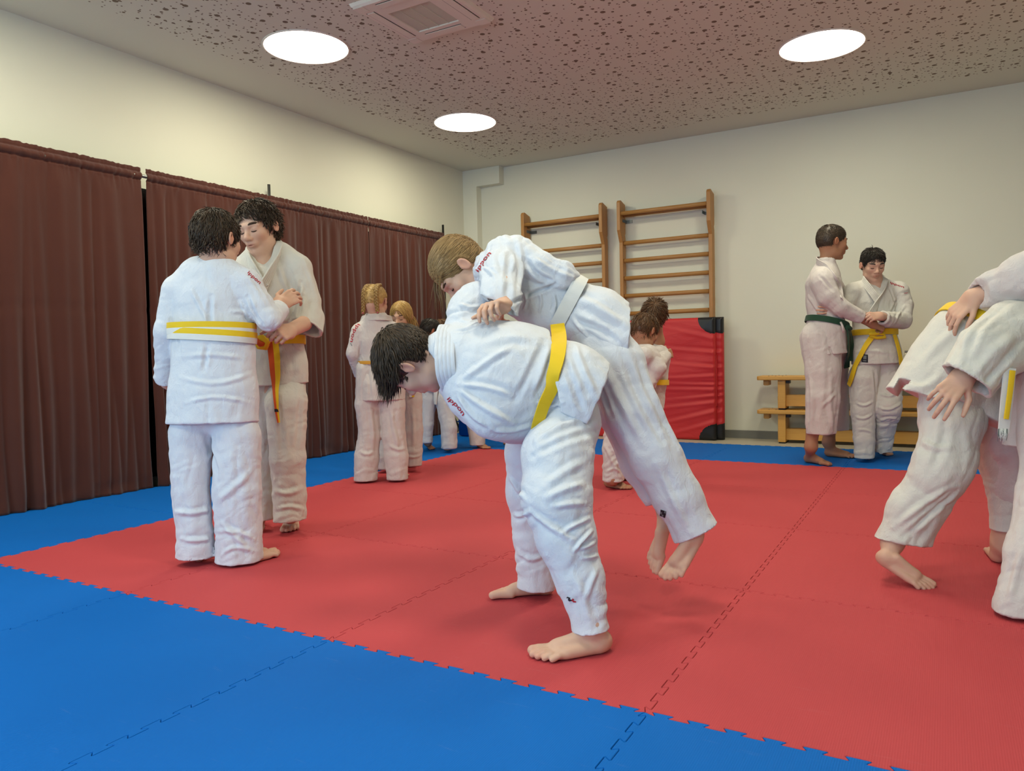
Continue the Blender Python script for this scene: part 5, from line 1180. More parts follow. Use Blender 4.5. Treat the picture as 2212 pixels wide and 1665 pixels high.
def carried_girl():
    p = Person(2.55, floor_at(1420, 1345), 'long-haired girl with white belt lying over the bending boy, feet in the air', SK3, GI, .003, .0038, 161)
    b = p.b
    f = nz(-.42*RH-.85*Z-.10*FH); u = nz(-.80*RH+.52*Z-.10*FH)
    p.make_head(992, 583, .04, f, u, .222, (1065, 575, .06), .05)
    p.chain(b, [(1060, 575, .06, 30), (1120, 600, .02, 55), (1200, 640, 0, 60), (1270, 700, 0, 60)], .04, .8)
    # near arm hanging down, hand on the back of the boy
    p.chain(b, [(1092, 560, -.10, 24), (1085, 620, -.18, 20), (1084, 645, -.2, 17)])
    w = at(1086, 660, 2.335); p.tint += hand(b, w, at(1046, 656, 2.25)-w, nz(-FH*.2-Z*1.0+.1*RH), nz(-.5*RH+Z*.7+.2*FH), .142, (35, 45, 50, 55), 5, (50, 10), at(1088, 615, 2.40), .024)
    p.chain(b, [(1105, 555, .16, 24), (1150, 590, .2, 20), (1120, 640, .22, 17)]); w = p.P(1112, 650, .22); p.tint += hand(b, w, dv(-.8, -.6, 0), dv(-.2, -1, -.2), dv(-.4, .5, -.5), .14, (40, 45, 50, 55), 4)
    # legs
    fn_ = at(1502, 1160, 2.42); to = at(1462, 1236, 2.40)
    up1 = nz(np.array(RT*.8+UP*.5-FW*.5)); fh = at(1520, 1150, 2.43)
    p.tint += foot(b, fh, fh+nz(at(1455, 1240, 2.40)-fh)*.205, 1, at(1500, 1120, 2.43), at(1450, 1020, 2.43), .034, up=nz(-RT*.75+UP*.25-FW*.7))
    fh2 = at(1452, 1120, 2.58); p.tint += foot(b, fh2, fh2+nz(at(1422, 1205, 2.56)-fh2)*.20, -1, at(1440, 1090, 2.58), at(1400, 1000, 2.57), .034, up=nz(-RT*.75+UP*.25-FW*.7))
    p.chain(b, [(1300, 740, -.05, 40), (1370, 900, -.09, 34), (1450, 1020, -.12, 26)]); p.chain(b, [(1300, 740, .08, 40), (1350, 900, .05, 34), (1400, 1000, .02, 26)])
    j = p.j
    p.chain(j, [(1095, 585, .03, 52), (1150, 622, .0, 50), (1205, 648, 0, 49), (1240, 665, 0, 50)], .05, .9, dict(c0=.005, c1=.006, cm=.003, d=.006, lc=.045))
    p.chain(j, [(1105, 632, .04, 46), (1175, 664, .02, 50), (1232, 690, .0, 44)], .04, .9, dict(c0=.004, c1=.004, d=.005, lc=.04))
    p.chain(j, [(1240, 662, .0, 56), (1290, 690, -.02, 66), (1345, 735, -.03, 76)], .03, .9, dict(c0=.004, c1=.002, d=.008, ld=.05))
    j.cut(p.P(1354, 722, -.03), nz(RT*.92+UP*-.10-.0*FW), .30, .004)
    slv = dict(c0=.004, c1=.004, d=.013, ld=.042)
    sl = SDF(); p.chain(sl, [(1092, 546, -.03, 42), (1084, 590, -.10, 45), (1082, 640, -.17, 42), (1080, 700, -.2, 42)], .02, .9, slv); p.cuff(sl, at(1083, 664, 2.37), nz(-UP*1.0-.55*RT-.1*FW), .085, .9, .05, .010); j.grp(sl, .02)
    p.chain(j, [(1112, 552, -.04, 44), (1165, 578, -.07, 36), (1215, 597, -.07, 32), (1234, 600, -.06, 22)], .007, .9, dict(c0=.006, c1=.005, d=.010, ld=.04))           # cloth and elbow of the other arm, thrown back
    p.chain(j, [(1050, 570, -.02, 26), (1040, 585, -.04, 20)], .02, 1, SL)
    j.rc(p.P(1010, 600, .03), p.P(1042, 592, .05), .07, .045, .006, 1, None, 's')
    t = p.t
    p.chain(t, [(1290, 720, -.03, 60), (1328, 790, -.06, 64), (1368, 890, -.09, 60), (1418, 990, -.11, 56), (1465, 1075, -.12, 53), (1508, 1160, -.13, 50), (1530, 1200, -.13, 50)], .02, .85, dict(c0=.004, c1=.003, d=.009, ld=.06, lc=.07))
    p.chain(t, [(1300, 720, .08, 58), (1340, 880, .06, 54), (1390, 1000, .03, 46), (1430, 1075, .02, 40)], .02, .9, TR)
    p.cuff(t, at(1504, 1152, 2.425), nz((at(1508, 1160, 2.42)-at(1465, 1075, 2.43))), .085, .85, .08, .006); p.cuff(t, at(1430, 1078, 2.57), nz(at(1430, 1075, 2.57)-at(1390, 1000, 2.58)), .07, .9)
    p.finish_body()
    p.clothe([([(1120, 520), (1132, 580), (1120, 650)], 8, .009), ([(1100, 530), (1100, 590), (1095, 650)], 9, -.007), ([(1135, 560), (1160, 600), (1200, 610)], 8, -.010), ([(1150, 555), (1185, 580), (1240, 600)], 8, .008), ([(1105, 655), (1150, 632), (1200, 615)], 6, -.012), ([(1130, 670), (1140, 650), (1135, 635)], 4, .008), ([(1165, 672), (1172, 650), (1165, 632)], 4, .008), ([(1195, 678), (1203, 655), (1196, 636)], 4, .008), ([(1250, 640), (1300, 670), (1350, 700)], 12, .008), ([(1240, 690), (1290, 705), (1330, 735)], 9, -.009), ([(1230, 680), (1260, 720), (1290, 745)], 7, .008), ([(1040, 575), (1060, 585), (1070, 600)], 4, .006)],
             [([(1300, 780), (1340, 870), (1390, 960)], 12, .009), ([(1345, 770), (1380, 860), (1430, 950)], 12, -.009), ([(1270, 760), (1300, 840), (1320, 900)], 9, -.010), ([(1390, 790), (1420, 870), (1470, 970)], 12, .007), ([(1420, 1000), (1450, 1080), (1490, 1150)], 10, .006)])
    p.belt(p.P(1226, 656, 0), nz(RT*.85-UP*.45), .045, [WHI], .105, off=.002, sm=2)
    c0 = lambda x, y, d, n: (p.P(x, y, d), nz(n))
    p.collar([c0(1030, 612, .0, -RH-.3*FH), c0(1034, 592, -.05, -.2*Z-FH), c0(1042, 570, -.055, .3*Z-FH), c0(1050, 553, -.02, .8*Z-FH*.5), c0(1054, 546, .05, Z), c0(1058, 548, .12, .7*Z+FH*.7)], .042, GI, th=.005)
    p.letters('ippon', (1034, 588), (1062, 548), 12, RED, bow=2)
    p.patch([(1428, 1100), (1440, 1104), (1437, 1118), (1426, 1113)], [BLK, GRYT], [[0, 0, 1], [1, 0, 0], [0, 1, 0]], 'embroidered_mark', .002)
    p.face(BROWN, .016, True)
    p.hair(HLB, lambda P: np.stack([-P[:, 0]*1.2, -.9-0*P[:, 0], -.25-(P[:, 2]-.1)*.6], 1), 3600, .32, .008, lift=.002, jitter=.07, nape=-.3, gravity=.0, cut=(.80, -.60, .11), seg=7, lnf=lambda P: np.clip((P[:, 1]+.47)/.45, .1, 1))
    # ponytail and loose strands
    hd = p.head; r_ = np.random.default_rng(5); paths = []
    m = MB()
    for i in range(16):
        x = r_.uniform(.12, .3)*r_.choice([-1, 1]); st = np.array([x, .22+r_.uniform(-.05, .06), .25+r_.uniform(-.06, .05)]); g_ = hd.M@(-Z); e = r_.normal(0, .03, 3)
        m.tube([hd.w(*st), hd.w(*(st+g_*.18+np.array([0, .05, 0])+e*.4)), hd.w(*(st+g_*.36+e)), hd.w(*(st+g_*.55+e*1.6))], [.0016, .0015, .0012, .0005], 4)
    m.build('loose_hair', HLB, p.hairo, True)
    ALL.append(p)

# ---- I, J: two boys half hidden behind the carried girl
def hidden_pair():
    p = Person(4.62, floor_at(1335, 1055), 'boy with bare foot showing behind the bending boy, face turned from the camera', SK2, GI3, .005, .007, 191)
    b = p.b; f = dv(.75, -.45, .55)
    p.make_head(1394, 716, .0, f, Z+.5*f, .212, (1386, 758, 0), .045)
    p.chain(b, [(1386, 758, 0, 22), (1375, 800, 0, 28), (1350, 880, 0, 30)], .04, .8); p.chain(b, [(1335, 900, 0, 20), (1328, 970, 0, 16), (1326, 1030, 0, 13)]); p.chain(b, [(1355, 900, .05, 20), (1352, 970, .08, 16), (1350, 1020, .1, 13)])
    h = floor_at(1306, 1050); t_ = floor_at(1372, 1060); p.tint += foot(b, h, h+nz(t_-h)*.205, -1, p.P(1322, 1035, -.02), p.P(1326, 990), .034); h = floor_at(1318, 1042); t_ = floor_at(1368, 1040); p.tint += foot(b, h+.06*FH, h+.06*FH+nz(t_-h)*.2, 1, p.P(1340, 1024, .1), p.P(1350, 990, .1), .034)
    j = p.j
    p.chain(j, [(1384, 775, 0, 38), (1374, 820, 0, 36), (1358, 900, 0, 42)], .04, .8, TO); p.chain(j, [(1392, 768, -.12, 20), (1385, 765, .12, 20)], .03)
    p.chain(j, [(1404, 765, -.06, 20), (1420, 795, -.10, 17), (1402, 828, -.10, 15)], .035, 1, dict(c0=.004, c1=.006, cm=.006, d=.004)); p.chain(j, [(1395, 765, .12, 19), (1418, 790, .22, 16), (1436, 770, .34, 14)], .012, 1, SL)
    w = p.P(1398, 832, -.10); p.tint += hand(b, w, dv(.2, -1, .1), dv(-.8, 0, .6), dv(.6, 0, -.8), .14, (45, 50, 55, 60), 4, fore=p.P(1418, 797, -.1)); w = p.P(1438, 768, .36); p.tint += hand(b, w, dv(.6, .2, .6), dv(0, 0, 1), Z, .14, (45, 50, 55, 60), 4)
    j.rc(p.P(1396, 740), p.P(1390, 760), .055, .05, .006, 1, None, 's'); j.cut(p.P(1356, 885), -Z, .25, .003)
    t = p.t
    p.chain(t, [(1348, 874, 0, 28), (1336, 905, 0, 29), (1326, 970, 0, 25), (1325, 1090, 0, 24)], .014, .95, dict(c0=.006, c1=.011, d=.006, lc=.05)); p.chain(t, [(1364, 874, .05, 28), (1360, 905, .06, 27), (1353, 970, .09, 23), (1350, 1090, .1, 21)], .014, .95, TR)
    t.cut(p.P(1325, 1040), -Z, .1, .003); t.cut(p.P(1350, 1032, .1), -Z, .09, .003)
    p.finish_body(); p.clothe((), [([(1305, 960), (1320, 990), (1340, 1030)], 5, .010), ([(1312, 1020), (1330, 1005), (1345, 1025)], 4, .010)]); p.belt(p.P(1374, 824), nz(UP+.2*RT), .035, [WHI], .13)
    p.hair(HBR, lambda P: whorl(P), 900, .16, .011, nape=-.28); ALL.append(p)
    p = Person(4.95, floor_at(1395, 1020), 'brown-haired boy leaning over his partner, only his bowed head showing before the wall bars', SK2, GI3, .005, .007, 211)
    b = p.b; f = dv(-.35, -.95, -.55)
    p.make_head(1411, 684, .0, f, Z*.6+.7*dv(.2, 0, -1)*.6, .220, (1420, 735, .08), .045)
    p.chain(b, [(1418, 740, .08, 22), (1410, 800, .08, 28), (1395, 880, .06, 30)], .04, .8); p.chain(b, [(1385, 890, .05, 20), (1375, 960, .05, 16), (1372, 1005, .05, 12)]); p.chain(b, [(1410, 890, .1, 20), (1405, 960, .1, 16), (1400, 1000, .1, 12)])
    for x, sd in ((1374, -1), (1402, 1)):
        h = floor_at(x, 1013); p.tint += foot(b, h, h+.2*dv(-.5, 0, -1), sd, p.P(x, 1003, .06), p.P(x+2, 970, .06), .034)
    j = p.j
    p.chain(j, [(1412, 775, .08, 36), (1405, 820, .08, 34), (1396, 900, .06, 38)], .04, .8, TO); p.chain(j, [(1392, 762, .05, 18), (1426, 765, .12, 18)], .03); p.chain(j, [(1424, 770, .1, 17), (1420, 810, .02, 15), (1400, 815, -.1, 13)], .012, 1, SL); p.chain(j, [(1390, 766, .05, 18), (1380, 800, -.02, 16), (1372, 790, -.15, 14)], .012, 1, SL)
    w = p.P(1398, 815, -.12); p.tint += hand(b, w, dv(-.5, 0, -1), dv(-.5, 0, 1), Z, .14, (50, 55, 60, 60), 3); w = p.P(1371, 788, -.17); p.tint += hand(b, w, dv(-.2, 0, -1), dv(.5, 0, 1), Z, .14, (50, 55, 60, 60), 3)
    j.cut(p.P(1396, 885, .06), -Z, .25, .003); t = p.t
    p.chain(t, [(1390, 876, .05, 26), (1384, 905, .05, 25), (1376, 960, .05, 22), (1373, 1050, .05, 20)], .014, .95, TR); p.chain(t, [(1406, 876, .09, 26), (1408, 905, .1, 24), (1404, 960, .1, 20), (1401, 1050, .1, 19)], .014, .95, TR); t.cut(p.P(1374, 1004, .05), -Z, .08, .003); t.cut(p.P(1402, 1002, .1), -Z, .08, .003)
    p.finish_body(); p.clothe(); p.belt(p.P(1405, 826, .08), UP, .035, [YEL], .13); p.face(BROWN, .016, True)
    p.hair(HBR, lambda P: whorl(P, (.05, -.1, .5), .1), 1500, .22, .011, curl=.2, lift=.03, nape=-.28); ALL.append(p)

# ---- K: boy with green belt in profile, L: boy with yellow belt
def green_belt():
    p = Person(5.42, floor_at(1770, 1000), 'tall cropped-hair boy in profile with dark green belt, standing before the bench', SK2, GI3, .0045, .0052, 231)
    b = p.b; f = dv(1, -.10, .06)
    p.make_head(1799, 523, 0, f, Z+.10*f, .243, (1783, 580, .0), .050)
    p.chain(b, [(1783, 580, 0, 18), (1782, 640, 0, 28), (1776, 700, 0, 26), (1775, 790, 0, 28)], .04, .9)
    p.chain(b, [(1780, 612, -.12, 14), (1808, 655, -.16, 12), (1860, 684, -.14, 10)])
    w = p.P(1884, 699, -.12); p.tint += hand(b, w, at(1935, 716, 5.32)-w, dv(-.2, -.5, .8), dv(-.3, .9, .4), .168, (58, 64, 68, 72), 3, (35, 45), p.P(1856, 684, -.14), .034)
    p.chain(b, [(1790, 600, .14, 14), (1820, 650, .2, 12), (1850, 640, .25, 10)]); w = p.P(1852, 638, .25); p.tint += hand(b, w, dv(1, .1, -.3), dv(0, 0, -1), Z, .165, (50, 55, 60, 60), 3)
    p.chain(b, [(1770, 780, -.06, 24), (1768, 870, -.08, 19), (1757, 930, -.05, 15)]); p.chain(b, [(1790, 780, .15, 24), (1800, 870, .25, 19), (1792, 930, .3, 15)])
    h = floor_at(1737, 998); t_ = floor_at(1800, 1007); p.tint += foot(b, h, h+nz(t_-h)*.25, 1, at(1752, 965, 5.38), at(1757, 915, 5.38), .040, rt=.048)
    h = floor_at(1781, 985); t_ = floor_at(1849, 990); p.tint += foot(b, h, h+nz(t_-h)*.25, -1, at(1790, 955, 5.76), at(1794, 905, 5.75), .042, rt=.05)
    j = p.j
    p.chain(j, [(1779, 616, 0, 37), (1782, 655, 0, 36), (1784, 690, 0, 35)], .04, 1.1, TO); p.chain(j, [(1784, 690, 0, 35), (1783, 715, 0, 40), (1781, 790, .0, 48)], .03, 1.1, SKT)
    p.chain(j, [(1779, 604, -.11, 24), (1783, 592, .0, 25), (1790, 604, .13, 22)], .04); p.chain(j, [(1782, 588, .0, 25), (1786, 568, .0, 22)], .02)
    sl = SDF(); p.chain(sl, [(1779, 612, -.11, 27), (1790, 640, -.14, 24), (1815, 663, -.16, 19), (1866, 688, -.14, 14)], .012, 1, dict(c0=.003, c1=.002, d=.005, ld=.04)); p.cuff(sl, p.P(1862, 686, -.14), p.P(1866, 688, -.14)-p.P(1815, 663, -.16), .05, 1, .05, .007); j.grp(sl, .012)
    p.chain(j, [(1792, 606, .13, 22), (1822, 650, .2, 18), (1848, 640, .24, 14)], .012, 1, SL); p.cuff(j, p.P(1846, 641, .235), p.P(1848, 640, .24)-p.P(1822, 650, .2), .05)
    j.rc(p.P(1800, 540), p.P(1812, 585, -.02), .075, .012, .006, 1.3, None, 's'); j.rc(p.P(1788, 540), p.P(1786, 566), .07, .06, .006, 1, None, 's')
    j.cut(p.P(1780, 766), nz(-Z+.06*RH), .3, .003)
    j.box(p.P(1797, 765, -.16), (.006, .05, .05), np.array([dv(1, .35, 0), FH, dv(-.35, 1, 0)]), .001, .003, 's')
    t = p.t
    wide = dict(c0=.003, c1=.003, d=.010, ld=.07)
    p.chain(t, [(1772, 730, -.03, 42), (1778, 800, -.06, 37), (1777, 860, -.07, 35), (1772, 960, -.06, 31)], .02, .85, wide); p.chain(t, [(1796, 730, .12, 36), (1804, 800, .2, 26), (1812, 870, .25, 22), (1811, 960, .26, 21)], .02, .9, wide)
    p.cuff(t, p.P(1772, 937, -.06), -Z, .10, .85, .08, .006); p.cuff(t, p.P(1811, 929, .26), -Z, .075, .9, .06, .006)
    p.finish_body()
    p.clothe([([(1770, 595), (1785, 610), (1800, 628)], 4, -.008), ([(1745, 640), (1765, 665), (1780, 690)], 5, .008), ([(1755, 650), (1775, 680), (1800, 690)], 4, -.008), ([(1735, 745), (1760, 730), (1785, 725)], 4, .006), ([(1810, 680), (1825, 690), (1832, 698)], 4, .008)], [([(1745, 800), (1760, 870), (1750, 930)], 7, .008), ([(1795, 800), (1790, 870), (1800, 930)], 7, .008), ([(1775, 880), (1795, 860), (1806, 850)], 5, .006)])
    p.belt(p.P(1787, 697, 0), nz(UP+.24*RT), .042, [GRE], .17, off=.004)
    p.band_px([(1826, 703), (1829, 740), (1826, 793)], [13, 13, 14], [GRE], 'belt_end', .012, .006, 14); p.band_px([(1826, 703), (1834, 740), (1836, 780)], [12, 12, 12], [GRE], 'belt_end', .02, .006, 14)
    m = MB(); kn = p.P(1828, 707, -.10); m.tube([tuple(kn-.03*RH+.01*Z), tuple(kn-.02*FH), tuple(kn+.03*RH-.012*Z)], [.014, .022, .016], 10); m.build('belt_knot', GRE, p.root, True)
    m = MB(); kn = p.P(1816, 696, -.17); m.tube([tuple(kn), tuple(p.P(1820, 704, -.19)), tuple(p.P(1822, 718, -.185))], .007, 8); m.build('jacket_tie', GI3, p.root, True)
    c0 = lambda x, y, d, n: (p.P(x, y, d), nz(n))
    g = lambda x, y, n: ((lambda h: (h[0] if h else p.P(x, y, -.1)))(hit_px(p.jb, x, y)), nz(n))
    p.collar([c0(1786, 566, .10, FH), c0(1771, 560, .07, FH-RH), c0(1765, 561, .0, -RH+.3*Z), c0(1769, 567, -.06, -RH*.6-FH), c0(1784, 575, -.09, -FH+.2*Z), g(1800, 598, -FH+.4*RH), g(1812, 622, -FH+.6*RH), g(1818, 648, -FH+.8*RH)], .042, GI3, th=.006)
    p.face(BROWN, .018, False, EYE)
    p.hair(BUZZ, lambda P: whorl(P, (0, -.15, .5), .3)+np.array([[0, .3, 0]]), 2200, .06, .007, cap_grow=.985, lift=.03, jitter=.3, nape=-.22, lnf=lambda P: .5+1.3*np.clip((P[:, 2]-.2)/.25, 0, 1))
    ALL.append(p)
def yellow_belt():
    p = Person(5.46, floor_at(1885, 995), 'short-haired boy facing the camera with yellow belt ends hanging, standing before the bench', SK1, GI2, .0045, .0052, 251)
    b = p.b; f = dv(-.10, -.32, -1)
    p.make_head(1886, 572, 0, f, Z+.3*f, .228, (1888, 625, .05), .046)
    p.chain(b, [(1888, 625, .05, 18), (1890, 670, .05, 26), (1890, 720, .04, 26), (1892, 800, .03, 28)], .04, .8); p.chain(b, [(1888, 610, .04, 17), (1892, 632, .012, 16)], .03, full=True)
    p.chain(b, [(1940, 625, .05, 14), (1955, 690, .0, 12), (1925, 688, -.10, 10)]); w = p.P(1901, 683, -.21)
    p.tint += hand(b, w, at(1862, 684, 5.20)-w, dv(-.1, -.6, .8), dv(-.1, .8, -.5), .155, (40, 48, 52, 56), 4, (40, 30), p.P(1930, 688, -.10), .032)
    p.chain(b, [(1840, 625, .05, 14), (1815, 680, .1, 12), (1790, 675, .05, 10)]); w = p.P(1803, 674, -.12); p.tint += hand(b, w, at(1762, 672, 5.24)-w, dv(.2, 0, 1), dv(0, 1, .1), .155, (18, 22, 26, 30), 8, (40, 20), p.P(1818, 682, .02), .03)
    p.chain(b, [(1868, 800, .02, 22), (1864, 890, .02, 18), (1866, 950, .0, 14)]); p.chain(b, [(1915, 800, .06, 22), (1918, 880, .03, 18), (1908, 940, .12, 14)])
    h = floor_at(1873, 985); t_ = floor_at(1858, 1010); p.tint += foot(b, h, h+nz(t_-h)*.225, -1, at(1868, 975, 5.5), at(1866, 940, 5.48), .038); h = floor_at(1896, 977); t_ = floor_at(1940, 990); p.tint += foot(b, h, h+nz(t_-h)*.225, 1, at(1902, 965, 5.66), at(1906, 930, 5.62), .038)
    j = p.j
    p.chain(j, [(1888, 655, .05, 48), (1889, 690, .05, 44)], .04, .68, TO); p.chain(j, [(1889, 690, .05, 44), (1889, 720, .04, 43), (1893, 760, .03, 50), (1896, 815, .03, 56)], .03, .7, SKT)
    p.chain(j, [(1845, 630, .05, 20), (1888, 622, .06, 22), (1938, 628, .05, 21)], .04, .9); p.chain(j, [(1890, 622, .07, 24), (1888, 605, .08, 20)], .02)
    sl = SDF(); p.chain(sl, [(1940, 630, .05, 23), (1951, 660, .03, 21), (1950, 692, -.02, 19), (1915, 690, -.14, 17), (1900, 684, -.2, 16)], .010, 1, dict(c0=.003, c1=.005, cm=.006, d=.005)); p.cuff(sl, p.P(1906, 686, -.19), p.P(1900, 684, -.2)-p.P(1915, 690, -.14), .06, 1, .06, .007); j.grp(sl, .010)
    sl = SDF(); p.chain(sl, [(1843, 632, .05, 22), (1824, 668, .06, 19), (1808, 675, -.08, 15)], .010, 1, SL); p.cuff(sl, p.P(1811, 675, -.06), p.P(1808, 675, -.08)-p.P(1824, 668, .06), .055, 1, .05, .007); j.grp(sl, .010)
    j.rc(p.P(1886, 592, -.02), p.P(1892, 634, -.10), .060, .006, .006, 1, None, 's'); j.rc(p.P(1886, 590, .02), p.P(1888, 612, .06), .06, .055, .008, 1, None, 's')
    j.cut(p.P(1893, 786, .03), nz(-Z+.02*RH), .3, .003)
    t = p.t
    p.chain(t, [(1874, 786, .03, 28), (1866, 815, .03, 31), (1864, 890, .02, 25), (1867, 950, .0, 22), (1869, 1030, 0, 20)], .014, .9, TR); p.chain(t, [(1912, 786, .04, 28), (1918, 815, .05, 30), (1920, 880, -.02, 27), (1910, 930, .07, 22), (1903, 1010, .15, 17)], .014, .9, dict(c0=.004, c1=.008, cm=.006, d=.005))
    p.cuff(t, p.P(1868, 990, 0), nz(-Z+.02*RH), .075, .9, .04, .006); t.cut(p.P(1904, 976, .14), nz(-Z), .08, .003)
    p.finish_body()
    p.clothe([([(1942, 640), (1930, 660), (1925, 680)], 4, -.009), ([(1955, 660), (1940, 678), (1935, 695)], 4, .008), ([(1920, 620), (1930, 640), (1935, 665)], 4, -.006), ([(1850, 760), (1890, 755), (1930, 765)], 5, .005)], [([(1850, 870), (1865, 880), (1885, 868)], 4, .010), ([(1848, 900), (1865, 908), (1884, 895)], 4, .010), ([(1850, 930), (1868, 925), (1886, 935)], 4, .008), ([(1900, 850), (1920, 860), (1945, 845)], 4, .010), ([(1898, 880), (1920, 890), (1948, 870)], 4, .010), ([(1900, 910), (1920, 900), (1940, 905)], 4, .008), ([(1890, 800), (1893, 830), (1892, 860)], 5, -.010)])
    p.belt(p.P(1889, 718, .045), UP-.02*RT, .042, [YEL], .165, off=.004)
    p.band_px([(1888, 722), (1872, 745), (1852, 785), (1838, 832)], [12, 10, 10, 11], [YEL], 'belt_end', .014, .006, 24); p.band_px([(1928, 724), (1936, 750), (1942, 780), (1948, 812)], [9, 10, 10, 11], [YEL], 'belt_end', .014, .006, 24)
    kn = p.P(1893, 722, -.11); m = MB(); m.tube([tuple(kn-.05*RH-.004*Z), tuple(kn-.02*FH+.008*Z), tuple(kn+.05*RH+.004*Z), tuple(kn+.055*RH-.022*Z-.01*FH), tuple(kn-.0*RH-.026*Z-.012*FH), tuple(kn-.05*RH-.01*Z)], [.012, .016, .014, .012, .012, .010], 10); m.build('belt_knot', YEL, p.root, True)
    p.patch([(1862, 765), (1875, 766), (1875, 783), (1861, 782)], [BLK, GRYT], [[0, 0, 0, 0], [0, 1, 1, 0], [0, 1, 1, 0], [0, 1, 1, 0], [0, 0, 0, 0], [0, 1, 1, 0], [0, 0, 0, 0]], 'label_patch', .003)
    def g(x, y, dd, n):
        h = hit_px(p.jb, x, y); q = p.P(x, y, dd); return (h[0] if h is not None and (h[0]-q)@FW < 0 else q, nz(n))
    c0 = lambda x, y, d, n: (p.P(x, y, d), nz(n))
    back = [c0(1866, 604, .02, -RH-.3*FH), c0(1870, 597, .08, -RH+.3*FH), c0(1886, 594, .13, FH), c0(1904, 595, .09, RH+.3*FH), c0(1910, 602, .03, RH-.3*FH)]
    lft = [g(1894, 650, -.060, -FH), g(1887, 637, -.057, -FH), g(1876, 620, -.03, -FH-.3*RH)]; rgt = [g(1908, 614, -.02, -FH+.4*RH), g(1902, 630, -.05, -FH+.1*RH), g(1890, 654, -.066, -FH), g(1878, 682, -.066, -FH)]
    p.collar(lft+back[:2], .048, GI2, off=.006); p.collar(back[1:]+rgt, .05, GI2, off=.011)
    p.letters('ippon', (1922, 612), (1952, 622), 6, RED); p.letters('~', (1953, 636), (1961, 634), 8, RED)
    p.face(LASH, .024, True)
    p.hair(HBL, lambda P: whorl(P, (0, -.15, .5), .3)+np.array([[.2, .35, 0]]), 1800, .10, .009, cap_grow=1.0, lift=.05, jitter=.35, nape=-.2, cut=(.80, -.60, .125), lnf=lambda P: .5+1.2*np.clip((P[:, 2]-.2)/.25, 0, 1))
    ALL.append(p)

